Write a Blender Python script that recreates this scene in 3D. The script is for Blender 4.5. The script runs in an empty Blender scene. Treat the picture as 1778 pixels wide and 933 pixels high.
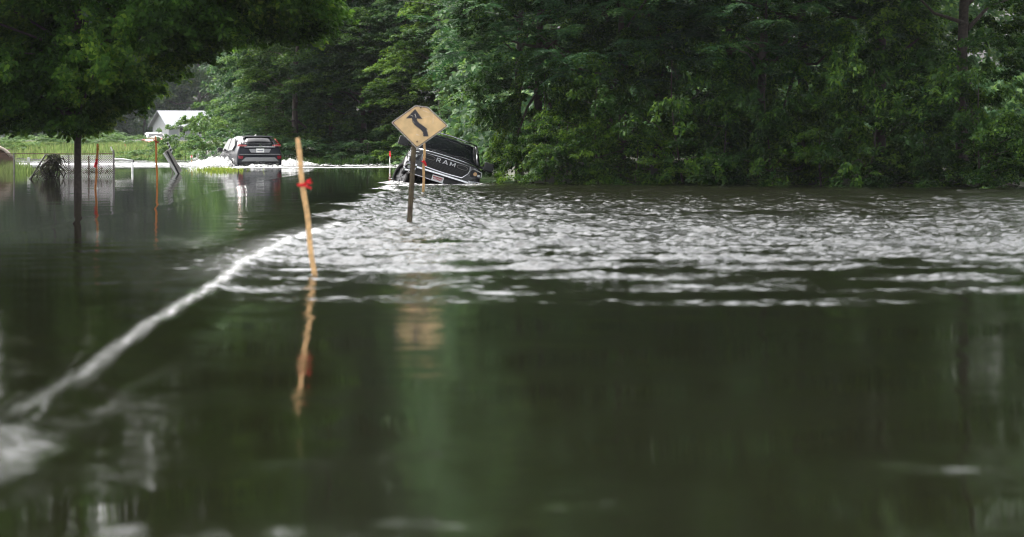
import bpy, bmesh, math, random
import numpy as np
from mathutils import Vector, Matrix, Euler
R = math.radians
sc = bpy.context.scene
COL = sc.collection

# ------------------------------------------------------------------ camera, light, exposure
F = 4500.0                      # focal length in photo pixels (photo area 1200 wide)
HC = 1.2                        # camera height above the flood water
cam_d = bpy.data.cameras.new('camera'); cam = bpy.data.objects.new('camera', cam_d); COL.objects.link(cam)
cam.location = (0, 0, HC); cam.rotation_euler = (R(90), 0, 0)
cam_d.sensor_width = 36.0; cam_d.lens = 36.0*F/1778.0
cam_d.shift_x = (889-600)/1778.0; cam_d.shift_y = -(466.5-236)/1778.0
cam_d.clip_start = 0.1; cam_d.clip_end = 2000
cam_d.dof.use_dof = True; cam_d.dof.focus_distance = 68.0
cam_d.dof.aperture_fstop = (cam_d.lens/1000.0)/0.042
sc.camera = cam
world = bpy.data.worlds.new('World'); sc.world = world; world.use_nodes = True
wn = world.node_tree; bg = wn.nodes['Background']
sky = wn.nodes.new('ShaderNodeTexSky'); sky.sky_type = 'NISHITA'; sky.sun_disc = False
SUN_EL, SUN_ROT = R(54), R(-42)
sky.sun_elevation = SUN_EL; sky.sun_rotation = SUN_ROT
sky.air_density = 1.0; sky.dust_density = 8.0; sky.ozone_density = 1.0
hs = wn.nodes.new('ShaderNodeHueSaturation'); hs.inputs['Saturation'].default_value = 0.22
wn.links.new(sky.outputs[0], hs.inputs['Color']); wn.links.new(hs.outputs[0], bg.inputs['Color'])
bg.inputs['Strength'].default_value = 0.15
sun_d = bpy.data.lights.new('sun', 'SUN'); sun = bpy.data.objects.new('sun', sun_d); COL.objects.link(sun)
sun_d.energy = 1.1; sun_d.angle = R(18); sun_d.color = (1, 0.97, 0.92)
sdir = Vector((math.sin(SUN_ROT)*math.cos(SUN_EL), math.cos(SUN_ROT)*math.cos(SUN_EL), math.sin(SUN_EL)))
sun.rotation_euler = sdir.to_track_quat('Z', 'Y').to_euler()
sc.view_settings.view_transform = 'Standard'; sc.view_settings.look = 'None'
sc.view_settings.gamma = 1.0; sc.view_settings.use_curve_mapping = False
sc.view_settings.exposure = 2.0
sc.render.engine = 'CYCLES'
sc.cycles.use_denoising = True; sc.cycles.filter_width = 1.1
sc.cycles.max_bounces = 8; sc.cycles.diffuse_bounces = 3; sc.cycles.glossy_bounces = 4
sc.cycles.transmission_bounces = 4; sc.cycles.transparent_max_bounces = 8
sc.cycles.sample_clamp_indirect = 4.0

def P(u, v, d):                 # photo point at distance d -> world
    return Vector(((u-600)*d/F, d, HC-(v-236)*d/F))
def G(u, v, z=0.0):             # photo point lying on the level z
    d = (HC-z)*F/(v-236); return Vector(((u-600)*d/F, d, z))

# ------------------------------------------------------------------ helpers
def tag(o, label=None, cat=None, group=None, kind=None):
    if label: o['label'] = label
    if cat: o['category'] = cat
    if group: o['group'] = group
    if kind: o['kind'] = kind
    return o
def empty(name, loc, label, cat, group=None, rot=None):
    o = bpy.data.objects.new(name, None); COL.objects.link(o); o.location = loc
    o.empty_display_size = .2
    if rot is not None: o.rotation_euler = rot
    return tag(o, label, cat, group)
def link_mesh(name, me, mat, parent=None, loc=None):
    o = bpy.data.objects.new(name, me); COL.objects.link(o)
    if mat is not None and not me.materials: me.materials.append(mat)
    if parent is not None: o.parent = parent
    if loc is not None: o.location = loc
    return o
def np_mesh(name, verts, faces, smooth=False):       # faces: (n,k) int array
    me = bpy.data.meshes.new(name)
    verts = np.asarray(verts, np.float32); faces = np.asarray(faces, np.int32)
    n, k = faces.shape
    me.vertices.add(len(verts)); me.vertices.foreach_set('co', verts.ravel())
    me.loops.add(n*k); me.loops.foreach_set('vertex_index', faces.ravel())
    me.polygons.add(n); me.polygons.foreach_set('loop_start', np.arange(0, n*k, k, dtype=np.int32))
    try: me.polygons.foreach_set('loop_total', np.full(n, k, np.int32))
    except Exception: pass
    if smooth: me.polygons.foreach_set('use_smooth', np.ones(n, bool))
    me.update(calc_edges=True); me.validate()
    return me

class MB:
    """collects shapes into one mesh"""
    def __init__(s): s.v = []; s.f = []
    def add(s, vs, fs):
        b = len(s.v); s.v += [tuple(v) for v in vs]; s.f += [tuple(i+b for i in f) for f in fs]; return s
    def box(s, c, h, rot=None):
        c = Vector(c); vs = []
        for x in (-1, 1):
            for y in (-1, 1):
                for z in (-1, 1):
                    p = Vector((x*h[0], y*h[1], z*h[2]))
                    if rot is not None: p = rot @ p
                    vs.append(c+p)
        return s.add(vs, [(0,1,3,2),(4,6,7,5),(0,4,5,1),(2,3,7,6),(0,2,6,4),(1,5,7,3)])
    def tube(s, pts, r, n=8, cap=True):
        pts = [Vector(p) for p in pts]; rr = r if isinstance(r, (list, tuple)) else [r]*len(pts)
        vs = []; fs = []
        for i, p in enumerate(pts):
            a = pts[max(i-1, 0)]; b = pts[min(i+1, len(pts)-1)]
            t = (b-a).normalized()
            ref = Vector((0, 0, 1)) if abs(t.z) < .9 else Vector((0, 1, 0))
            e1 = t.cross(ref).normalized(); e2 = t.cross(e1).normalized()
            for k in range(n):
                an = 2*math.pi*k/n; vs.append(p+(e1*math.cos(an)+e2*math.sin(an))*rr[i])
        for i in range(len(pts)-1):
            for k in range(n):
                fs.append((i*n+k, i*n+(k+1) % n, (i+1)*n+(k+1) % n, (i+1)*n+k))
        if cap: fs.append(tuple(range(n))[::-1]); fs.append(tuple(range((len(pts)-1)*n, len(pts)*n)))
        return s.add(vs, fs)
    def plate(s, pts, n, th):            # polygon in 3D, thickened along n
        pts = [Vector(p) for p in pts]; n = Vector(n).normalized()*th; k = len(pts)
        vs = pts+[p+n for p in pts]
        fs = [tuple(range(k))[::-1], tuple(range(k, 2*k))]+[(i, (i+1) % k, (i+1) % k+k, i+k) for i in range(k)]
        return s.add(vs, fs)
    def ring(s, outer, inner, n, th):    # flat ring between two outlines with equal counts
        o = [Vector(p) for p in outer]; i = [Vector(p) for p in inner]; n = Vector(n).normalized()*th; k = len(o)
        vs = o+i+[p+n for p in o]+[p+n for p in i]; fs = []
        for a in range(k):
            b = (a+1) % k
            fs += [(a, a+k, b+k, b), (a+2*k, b+2*k, b+3*k, a+3*k), (a, b, b+2*k, a+2*k), (a+k, a+3*k, b+3*k, b+k)]
        return s.add(vs, fs)
    def loft(s, secs, cap=True):
        n = len(secs[0]); vs = [p for q in secs for p in q]; fs = []
        for i in range(len(secs)-1):
            for k in range(n):
                fs.append((i*n+k, i*n+(k+1) % n, (i+1)*n+(k+1) % n, (i+1)*n+k))
        if cap: fs.append(tuple(range(n))[::-1]); fs.append(tuple(range((len(secs)-1)*n, len(secs)*n)))
        return s.add(vs, fs)
    def build(s, name, mat, parent=None, loc=None, bevel=0, smooth=False, sub=0, angle=40):
        me = bpy.data.meshes.new(name); me.from_pydata(s.v, [], s.f); me.update()
        bm = bmesh.new(); bm.from_mesh(me); bmesh.ops.recalc_face_normals(bm, faces=bm.faces); bm.to_mesh(me); bm.free()
        if smooth: me.polygons.foreach_set('use_smooth', [True]*len(me.polygons))
        o = link_mesh(name, me, mat, parent, loc)
        if bevel:
            m = o.modifiers.new('bevel', 'BEVEL'); m.width = bevel; m.segments = 2; m.limit_method = 'ANGLE'; m.angle_limit = R(angle)
        if sub:
            m = o.modifiers.new('sub', 'SUBSURF'); m.levels = sub; m.render_levels = sub
        return o

# ------------------------------------------------------------------ materials
def nt(name):
    m = bpy.data.materials.new(name); m.use_nodes = True
    t = m.node_tree; return m, t, t.nodes['Principled BSDF'], t.nodes['Material Output']
def N(t, kind, **kw):
    n = t.nodes.new('ShaderNode'+kind)
    for k, v in kw.items(): setattr(n, k, v)
    return n
def simple(name, col, rough=.5, metal=0.0, spec=.5, noise=.15, nscale=30.0, coat=0.0, dirt=None, bump=0.0):
    m, t, b, o = nt(name)
    tc = N(t, 'TexCoord'); nz = N(t, 'TexNoise'); nz.inputs['Scale'].default_value = nscale; nz.inputs['Detail'].default_value = 5
    t.links.new(tc.outputs['Object'], nz.inputs['Vector'])
    rp = N(t, 'ValToRGB'); rp.color_ramp.elements[0].position = .3; rp.color_ramp.elements[1].position = .7
    c = Vector(col)
    d = Vector(dirt) if dirt else c*(1-noise)
    rp.color_ramp.elements[0].color = (*d, 1); rp.color_ramp.elements[1].color = (*(c*(1+noise*.4)), 1)
    t.links.new(nz.outputs['Fac'], rp.inputs['Fac']); t.links.new(rp.outputs['Color'], b.inputs['Base Color'])
    b.inputs['Roughness'].default_value = rough; b.inputs['Metallic'].default_value = metal
    b.inputs['Specular IOR Level'].default_value = spec; b.inputs['Coat Weight'].default_value = coat
    b.inputs['Coat Roughness'].default_value = .04
    if bump:
        bp = N(t, 'Bump'); bp.inputs['Strength'].default_value = bump; bp.inputs['Distance'].default_value = .01
        t.links.new(nz.outputs['Fac'], bp.inputs['Height']); t.links.new(bp.outputs[0], b.inputs['Normal'])
    return m
def leaf_mat(name, dark, light, young, tr=.45, rough=.55, nscale=.45):
    m, t, b, o = nt(name)
    geo = N(t, 'NewGeometry'); tc = N(t, 'TexCoord'); oi = N(t, 'ObjectInfo')
    nz = N(t, 'TexNoise'); nz.inputs['Scale'].default_value = nscale; nz.inputs['Detail'].default_value = 3
    t.links.new(tc.outputs['Object'], nz.inputs['Vector'])
    mul = N(t, 'Math', operation='MULTIPLY_ADD'); t.links.new(geo.outputs['Random Per Island'], mul.inputs[0]); mul.inputs[1].default_value = .55
    sub = N(t, 'Math', operation='MULTIPLY_ADD'); t.links.new(nz.outputs['Fac'], sub.inputs[0]); sub.inputs[1].default_value = 1.3; sub.inputs[2].default_value = -.42
    t.links.new(sub.outputs[0], mul.inputs[2])
    ad = N(t, 'Math', operation='MULTIPLY_ADD'); t.links.new(oi.outputs['Random'], ad.inputs[0]); ad.inputs[1].default_value = .22
    t.links.new(mul.outputs[0], ad.inputs[2])
    rp = N(t, 'ValToRGB'); e = rp.color_ramp.elements
    e[0].position = .12; e[0].color = (*dark, 1); e[1].position = .62; e[1].color = (*light, 1)
    x = e.new(1.0); x.color = (*young, 1)
    t.links.new(ad.outputs[0], rp.inputs['Fac']); t.links.new(rp.outputs['Color'], b.inputs['Base Color'])
    b.inputs['Roughness'].default_value = rough; b.inputs['Specular IOR Level'].default_value = .13
    tl = N(t, 'BsdfTranslucent'); br = N(t, 'HueSaturation'); br.inputs['Value'].default_value = 1.25; br.inputs['Hue'].default_value = .48
    t.links.new(rp.outputs['Color'], br.inputs['Color']); t.links.new(br.outputs[0], tl.inputs['Color'])
    mx = N(t, 'MixShader'); mx.inputs[0].default_value = tr
    t.links.new(b.outputs[0], mx.inputs[1]); t.links.new(tl.outputs[0], mx.inputs[2]); t.links.new(mx.outputs[0], o.inputs['Surface'])
    return m

M = {}
M['bark'] = simple('bark', (.055, .042, .034), .9, nscale=14, noise=.5, bump=.6)
M['leaf_oak'] = leaf_mat('leaf_oak', (.014, .043, .007), (.054, .140, .016), (.17, .29, .026))
M['leaf_forest'] = leaf_mat('leaf_forest', (.012, .035, .016), (.036, .092, .032), (.078, .15, .032))
M['leaf_pale'] = leaf_mat('leaf_pale', (.028, .072, .020), (.062, .138, .032), (.115, .20, .042))
M['leaf_vine'] = leaf_mat('leaf_vine', (.005, .020, .004), (.022, .066, .010), (.095, .19, .016))
M['leaf_frond'] = leaf_mat('leaf_frond', (.008, .034, .013), (.024, .074, .022), (.055, .125, .024))
M['leaf_shrub'] = leaf_mat('leaf_shrub', (.005, .018, .005), (.016, .046, .010), (.046, .096, .015))
M['leaf_weed'] = leaf_mat('leaf_weed', (.06, .12, .02), (.12, .20, .03), (.22, .27, .04))
M['grass'] = leaf_mat('grass', (.06, .105, .03), (.11, .18, .05), (.19, .22, .09))

# ------------------------------------------------------------------ terrain and flood water
def sstep(a, b, x):
    t = np.clip((x-a)/(b-a), 0, 1); return t*t*(3-2*t)
rs = np.random.RandomState(5)
def waves(x, y, n, lmin, lmax, slope, seed, ang0=None, spread=math.pi):
    r = np.random.RandomState(seed); z = np.zeros_like(x)
    for i in range(n):
        L = lmin*(lmax/lmin)**r.rand(); a = r.rand()*2*math.pi if ang0 is None else ang0+(r.rand()-.5)*2*spread
        k = 2*math.pi/L; ph = r.rand()*6.28
        wob = .6*np.sin(x*r.uniform(.3, 1.5)/L+y*r.uniform(.3, 1.5)/L+r.rand()*6)
        z += slope/k/math.sqrt(n/2)*np.sin(k*(x*math.cos(a)+y*math.sin(a))+ph+wob)
    return z
def road_edge(y):
    xs = [2, 19.4, 25.2, 30.2, 34.4, 38.8, 44, 57, 66, 78, 110]
    v = [-1.75, -1.12, -.95, -.67, -.20, -.42, .05, .72, .95, 1.6, 3.0]
    return np.interp(y, xs, v)
def ground_h(x, y):
    z = np.full_like(x, -.7)
    # left far land beyond the flooded road
    z += .85*sstep(112, 140, y+1.2*(x+6))*sstep(2, -4, x) + .5*sstep(255, 330, y)
    # forest floor behind the road
    z += 1.1*sstep(104, 116, y-.15*x)*sstep(-8, -3, x)
    # bank on the near right
    z += 1.2*sstep(66, 73, y+.22*(x-4))*sstep(3.2, 6, x)
    # grassy spit by the fence on the left
    z += .80*np.exp(-(((x+11.6)/1.7)**4+((y-86.5)/2.6)**2))
    return z
gx = np.concatenate([np.linspace(-300, -40, 40), np.linspace(-38, 38, 190), np.linspace(40, 300, 40)])
gy = np.concatenate([np.linspace(-120, 50, 50), np.linspace(52, 170, 200), np.linspace(172, 900, 90)])
X, Y = np.meshgrid(gx, gy)
Z = ground_h(X, Y)+.05*waves(X, Y, 10, 2, 9, .4, 3)
idx = np.arange(X.size).reshape(X.shape)
quads = np.stack([idx[:-1, :-1], idx[:-1, 1:], idx[1:, 1:], idx[1:, :-1]], -1).reshape(-1, 4)
gm = simple('meadow_soil', (.030, .038, .014), .95, noise=.5, nscale=.6, dirt=(.018, .018, .010))
ground = link_mesh('ground', np_mesh('ground', np.stack([X, Y, Z], -1).reshape(-1, 3), quads, True), gm)
tag(ground, 'grassy ground and banks rising out of the flood', 'ground', kind='structure')

# the road that climbs out of the water in the distance
rp_pts = [(-3.4, 100), (-5.8, 116), (-9.6, 132), (-13.4, 160), (-16.8, 200), (-20.5, 250), (-24, 320)]
mb = MB(); vs = []; fs = []
for i in range(len(rp_pts)-1):
    for k in range(8):
        a = k/8; p0 = Vector(rp_pts[i]); p1 = Vector(rp_pts[i+1]); p = p0.lerp(p1, a)
        vs.append(p)
rv = []
for i, p in enumerate(vs):
    t = (vs[min(i+1, len(vs)-1)]-vs[max(i-1, 0)]).normalized(); n = Vector((t.y, -t.x))
    for s in np.linspace(-3.1, 3.1, 7):
        q = p+n*s; rv.append((q.x, q.y, float(ground_h(np.array([q.x]), np.array([q.y]))[0])+.07))
rf = [(i*7+j, i*7+j+1, (i+1)*7+j+1, (i+1)*7+j) for i in range(len(vs)-1) for j in range(6)]
road = MB().add(rv, rf).build('road', simple('asphalt', (.12, .12, .125), .6, noise=.3, nscale=3), smooth=True)
tag(road, 'grey road climbing out of the flood water in the distance', 'road', kind='structure')

# water: one sheet, finely meshed where ripples show
wx = np.concatenate([np.linspace(-300, -40, 30), np.linspace(-38, -13, 60), np.arange(-12.6, -3, .12), np.arange(-3, 12, .045), np.arange(12, 24, .09), np.linspace(24.5, 60, 60), np.linspace(64, 300, 25)])
wy = np.concatenate([np.linspace(-120, 4, 40), np.arange(5, 17, .07), np.arange(17, 32, .04), np.arange(32, 62, .055), np.arange(62, 84, .1), np.arange(84, 125, .2), np.linspace(126, 400, 60)])
X, Y = np.meshgrid(wx, wy)
edge = road_edge(Y)
wob = .22*np.sin(Y*.9+1)+.12*np.sin(Y*2.3)+.06*np.sin(Y*5.1+2)
D = X-edge-wob*sstep(33, 38, Y)
right = sstep(-.12, .35, D)
# how choppy the surface is
Yn = Y+2.2*waves(X*.6, Y, 12, .9, 6, .85, 33)
chop_r = right*(sstep(23, 33, Yn)*(1-.60*sstep(60, 68, Y+.12*X))+.34*sstep(16.5, 25, Yn)+.05)
chop_r *= 1-.45*sstep(7, 14, X)*sstep(42, 60, Y)
calm_patch = np.exp(-(((Y-31.2)/.7)**2+((X-1.2)/1.6)**2))+.8*np.exp(-(((Y-42.0)/.9)**2+((X-7)/2.4)**2))
chop_r *= 1-.75*np.clip(calm_patch, 0, 1)
chop_r *= 1-.85*np.exp(-((Y-37.0)/1.5)**2-((X+.33)/.33)**2)
chop_r *= np.clip(1.0+waves(X*.7, Y, 18, .35, 2.2, 2.4, 21)*(.5+.9*(1-sstep(24, 34, Y))), .25, 2.2)
chop_l = (1-right)*(.018+.05*(1-sstep(16, 24, Y))+.34*np.exp(-((D+.2)/.75)**2)*sstep(19, 23, Y)*(1-sstep(44, 60, Y)))
chop_l += (1-right)*.16*np.exp(-((Y-26)/3.0)**2)*sstep(-5, -1.5, X)
streak = np.exp(-((D+.02+.02*np.sin(Y*.8+.6*np.sin(Y*.5))+.006*np.sin(Y*3.1))/(.010+.0013*Y))**2)*(1-sstep(34, 38, Y))
chop = np.clip(chop_r+chop_l+.35*streak, 0, 1.2)
suv_w = np.exp(-((Y-103)/6)**2)*sstep(-14, -9, X)*(1-sstep(2, 5, X))
chop += .9*suv_w+.5*sstep(100, 112, Y)
z = chop*(waves(X, Y, 38, .09, .26, .26, 11)+waves(X, Y, 18, .3, 2.0, .10, 12))
z += (.05+right*.5*sstep(26, 33, Y))*sstep(18, 30, Y)*waves(X, Y, 8, 1.5, 5, .014, 13)+.05*waves(X, Y, 8, 2.5, 6, .012, 14)
# water pours over the road edge: a little step and a curl
z += -.06*right+.05*np.exp(-((D-.35)/.22)**2)*sstep(33, 36, Y)*(1-sstep(75, 90, Y))
# wake that runs across the calm water
wk = np.interp(Y, [10, 35, 44, 68, 80, 100], [-6, -3.9, -3.15, -2.3, -1.4, -.8])
z += .006*np.exp(-((X-wk)/.16)**2)*sstep(22, 34, Y)
foam = np.zeros_like(X)
lip = np.clip(.85*streak*sstep(10, 18, Y)*(.95+.35*waves(X, Y, 6, 1.2, 4, .5, 31)), 0, 1)
lip = np.maximum(lip, .20*np.exp(-((D+.10)/.26)**2)*sstep(20, 26, Y)*(1-sstep(32, 38, Y)))
for (bx, by) in ((-.29, 23.38), (1.69, 56.25), (-5.66, 58.7), (-4.62, 63.5), (.92, 37.24), (-5.58, 54.0)):
    rr0 = np.hypot((X-bx)*1.0, (Y-by)*.55); z += .008*np.cos(rr0*38)*np.exp(-(rr0/.16)**2)
foam = np.maximum(foam, .50*np.exp(-((D-.25)/.3)**2)*sstep(52, 58, Y)*(1-sstep(80, 90, Y)))
foam = np.maximum(foam, .75*np.exp(-((Y-97.5-.25*(X+3))/1.6)**2)*sstep(-7, -5, X)*(1-sstep(1.8, 2.8, X)))
foam = np.maximum(foam, .7*np.exp(-((Y-110)/5.)**2)*sstep(-3.5, -6, X))  # far ripples mirroring the sky, painted white through the foam mask
foam = np.maximum(foam, .35*suv_w)
foam = np.maximum(foam, .45*np.exp(-((X-2.3)/1.9)**4-((Y-66)/2.2)**2))
idx = np.arange(X.size).reshape(X.shape)
quads = np.stack([idx[:-1, :-1], idx[:-1, 1:], idx[1:, 1:], idx[1:, :-1]], -1).reshape(-1, 4)
me = np_mesh('flood_water', np.stack([X, Y, z], -1).reshape(-1, 3), quads, True)
for nm, arr in (('lip', lip), ('foam', foam), ('chop', np.clip(chop, 0, 1))):
    at = me.attributes.new(nm, 'FLOAT', 'POINT'); at.data.foreach_set('value', arr.astype(np.float32).ravel())
m, t, b, o = nt('flood_water')
b.inputs['Roughness'].default_value = .035; b.inputs['IOR'].default_value = 1.333
tc = N(t, 'TexCoord'); mpn = N(t, 'Mapping'); t.links.new(tc.outputs['Object'], mpn.inputs['Vector'])
nz = N(t, 'TexNoise'); nz.inputs['Scale'].default_value = .12; nz.inputs['Detail'].default_value = 4; t.links.new(mpn.outputs[0], nz.inputs['Vector'])
rp = N(t, 'ValToRGB'); rp.color_ramp.elements[0].color = (.0035, .0045, .002, 1); rp.color_ramp.elements[1].color = (.008, .008, .004, 1)
t.links.new(nz.outputs['Fac'], rp.inputs['Fac'])
af = N(t, 'Attribute', attribute_name='foam'); ac = N(t, 'Attribute', attribute_name='chop')
n2 = N(t, 'TexNoise'); n2.inputs['Scale'].default_value = 7; n2.inputs['Detail'].default_value = 8; n2.inputs['Roughness'].default_value = .7
t.links.new(mpn.outputs[0], n2.inputs['Vector'])
fm = N(t, 'Math', operation='MULTIPLY_ADD'); t.links.new(af.outputs['Fac'], fm.inputs[0]); fm.inputs[1].default_value = 1.5; fm.inputs[2].default_value = -.95
fa = N(t, 'Math', operation='ADD'); t.links.new(fm.outputs[0], fa.inputs[0]); t.links.new(n2.outputs['Fac'], fa.inputs[1])
fr = N(t, 'MapRange'); fr.inputs[1].default_value = .05; fr.inputs[2].default_value = .6; t.links.new(fa.outputs[0], fr.inputs[0])
al = N(t, 'Attribute', attribute_name='lip'); nl_ = N(t, 'MapRange'); nl_.inputs[1].default_value = .3; nl_.inputs[2].default_value = .7; nl_.inputs[3].default_value = .22; nl_.inputs[4].default_value = .9
t.links.new(n2.outputs['Fac'], nl_.inputs[0]); lm_ = N(t, 'Math', operation='MULTIPLY'); t.links.new(al.outputs['Fac'], lm_.inputs[0]); t.links.new(nl_.outputs[0], lm_.inputs[1])
mxm = N(t, 'Math', operation='MAXIMUM'); t.links.new(lm_.outputs[0], mxm.inputs[0]); t.links.new(fr.outputs[0], mxm.inputs[1])
mixc = N(t, 'MixRGB'); t.links.new(mxm.outputs[0], mixc.inputs['Fac']); t.links.new(rp.outputs[0], mixc.inputs['Color1']); mixc.inputs['Color2'].default_value = (.72, .72, .72, 1)
t.links.new(mixc.outputs[0], b.inputs['Base Color'])
rr = N(t, 'MapRange'); rr.inputs[3].default_value = .03; rr.inputs[4].default_value = .5; t.links.new(fr.outputs[0], rr.inputs[0])
ra = N(t, 'Math', operation='MULTIPLY_ADD'); t.links.new(ac.outputs['Fac'], ra.inputs[0]); ra.inputs[1].default_value = .06; t.links.new(rr.outputs[0], ra.inputs[2]); t.links.new(ra.outputs[0], b.inputs['Roughness'])
n3 = N(t, 'TexNoise'); n3.inputs['Scale'].default_value = 15; n3.inputs['Detail'].default_value = 3; n3.inputs['Roughness'].default_value = .62; t.links.new(mpn.outputs[0], n3.inputs['Vector'])
bp = N(t, 'Bump'); bp.inputs['Distance'].default_value = .022
bs = N(t, 'Math', operation='MULTIPLY'); bs.inputs[1].default_value = .6; t.links.new(ac.outputs['Fac'], bs.inputs[0]); t.links.new(bs.outputs[0], bp.inputs['Strength'])
t.links.new(n3.outputs['Fac'], bp.inputs['Height']); t.links.new(bp.outputs[0], b.inputs['Normal'])
water = link_mesh('flood_water', me, m)
tag(water, 'flood water, still on the left and choppy where it pours over the road edge', 'water', kind='structure')

# ------------------------------------------------------------------ foliage
def leaf_quads(pos, nrm, tip, size, asp=.5):
    """pos, nrm, tip (n,3); size (n,) -> verts, faces: folded leaf blades"""
    nrm = nrm/np.linalg.norm(nrm, axis=1, keepdims=True)
    tip = tip-nrm*np.sum(tip*nrm, 1, keepdims=True); tip = tip/(np.linalg.norm(tip, axis=1, keepdims=True)+1e-6)
    side = np.cross(nrm, tip); s = size[:, None]
    a = pos-tip*s*.5; c = pos+tip*s*.5-nrm*s*.08
    bq = pos+side*s*asp*.5+nrm*s*.07-tip*s*.05; d = pos-side*s*asp*.5+nrm*s*.07-tip*s*.05
    v = np.stack([a, bq, c, d], 1).reshape(-1, 3)
    f = np.arange(len(pos)*4).reshape(-1, 4)
    return v, f
def clump_leaves(r, cen, rad, n, size, axis=(0, 0), flat=.55, droop=.35, updown=.8, rnd=.42):
    """leaves spread in flattened clumps; cen (k,3), rad (k,)"""
    k = len(cen); C = np.repeat(cen, n, 0); Rr = np.repeat(rad, n)[:, None]
    q = r.normal(size=(k*n, 3)); q /= np.linalg.norm(q, axis=1, keepdims=True)
    q *= (r.rand(k*n, 1)**.45)
    q[:, 2] *= flat
    hor = np.sum(q[:, :2]**2, 1)
    out = C-np.array([axis[0], axis[1], 0]); out[:, 2] = 0; out /= (np.linalg.norm(out, axis=1, keepdims=True)+.3)
    tilt = np.sum(out[:, :2]*q[:, :2], 1)
    q[:, 2] -= droop*hor+.28*tilt
    pos = C+q*Rr
    nrm = np.array([0, 0, updown])+out*.35+q*.35+r.normal(size=pos.shape)*rnd
    tip = q*np.array([1, 1, .3])+out*.5+r.normal(size=pos.shape)*.5+np.array([0, 0, -.35])
    sz = size*(.65+.7*r.rand(len(pos)))
    return leaf_quads(pos, nrm, tip, sz)
def frond_leaves(r, cen, n_fr, L, size, axis=(0, 0)):
    vs = []; fs = []; b = 0
    pr = 10
    k = len(cen); C = np.repeat(cen, n_fr, 0); m_ = len(C)
    out = C-np.array([axis[0], axis[1], 0]); an0 = np.arctan2(out[:, 1], out[:, 0])
    an = an0+r.normal(size=m_)*1.1; LL = L*(.7+.6*r.rand(m_))
    d = np.stack([np.cos(an), np.sin(an), np.zeros(m_)], 1); s = np.stack([-np.sin(an), np.cos(an), np.zeros(m_)], 1)
    rise = .12+.25*r.rand(m_); dr = .35+.35*r.rand(m_)
    for j in range(pr):
        tt = (j+1)/pr
        base = C+d*(LL*tt)[:, None]; base[:, 2] += LL*(rise*tt-dr*tt*tt)
        for sg in (-1, 1):
            w = size*(1.15-.5*abs(tt-.45))*(.8+.4*r.rand(m_))
            tip = s*sg+d*.45+np.array([0, 0, -.18])+r.normal(size=(m_, 3))*.12
            nrm = np.array([0, 0, 1.])+d*.3+r.normal(size=(m_, 3))*.22
            pos = base+s*sg*(w*.5)[:, None]
            v, f = leaf_quads(pos, nrm, tip, w, .38); vs.append(v); fs.append(f+b); b += len(v)
    return np.concatenate(vs), np.concatenate(fs)
def crown_centers(r, H, Rm, zlow, n, fill=.5, top=.55, lob=5):
    """clump centres over an uneven crown volume"""
    t = r.rand(n)**.9; ph = r.rand(n)*2*math.pi
    prof = np.sin(math.pi*np.clip(.17+.80*t, 0, 1))**top
    a = r.rand(4)*6
    lobes = 1+.22*np.sin(lob*.6*ph+a[0]+t*5)+.16*np.sin(3*ph+a[1]-t*9)+.13*np.sin(t*17+a[2]+ph)
    rho = Rm*prof*lobes*(fill+(1-fill)*np.sqrt(r.rand(n)))
    return np.stack([rho*np.cos(ph), rho*np.sin(ph), zlow+(H-zlow)*t], 1)
def trunk_mesh(r, H, rad, limbs, lean=(0, 0), zb=-1.0):
    mb = MB(); pts = []; rr = []
    for i in range(9):
        t = i/8; pts.append((lean[0]*t*t+.12*math.sin(t*5+r.rand()*.6), lean[1]*t*t+.1*math.sin(t*4+1), zb+(H-zb)*t)); rr.append(rad*(1.25-1.05*t**.8) if i else rad*1.5)
    mb.tube(pts, rr, 9)
    for c in limbs:
        zz = max(.25*H, min(c[2]-.5*math.hypot(c[0], c[1]), .85*H)); t = (zz-zb)/(H-zb)
        p0 = Vector((lean[0]*t*t, lean[1]*t*t, zz)); p3 = Vector(c); mid = p0.lerp(p3, .5)+Vector((0, 0, -.12*(p3-p0).length))*(1 if r.rand() > .4 else -1)
        rb = rad*(.48-.3*t)
        mb.tube([p0, p0.lerp(mid, .5), mid, mid.lerp(p3, .6), p3], [rb, rb*.8, rb*.6, rb*.42, rb*.15], 6)
    return mb
def make_tree(name, loc, label, cat, group, crown_me, trunk_me, leaf, rot=0, s=(1, 1, 1)):
    e = empty(name, loc, label, cat, group); e.rotation_euler = (0, 0, rot); e.scale = s
    link_mesh('trunk', trunk_me, M['bark'], e)
    c = link_mesh('crown', crown_me, None, e)
    return e
def boughs(r, cen, br, nsub, sr):
    """drooping sprays of small clumps around each bough end"""
    out = []; rad = []
    for c, b_ in zip(cen, br):
        k = max(4, int(nsub*(b_/.8)**2)); q = r.normal(size=(k, 3)); q /= np.linalg.norm(q, axis=1, keepdims=True); q *= r.rand(k, 1)**.4
        o_ = np.array([c[0], c[1]]); o_ = o_/(np.linalg.norm(o_)+.2)
        hh = q[:, 0]**2+q[:, 1]**2; tl_ = q[:, 0]*o_[0]+q[:, 1]*o_[1]
        p = np.stack([c[0]+q[:, 0]*b_, c[1]+q[:, 1]*b_, c[2]+b_*(q[:, 2]*.38-.35*hh-.30*tl_)], 1)
        out.append(p); rad.append(r.uniform(sr[0], sr[1], k))
    return np.concatenate(out), np.concatenate(rad)
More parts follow.
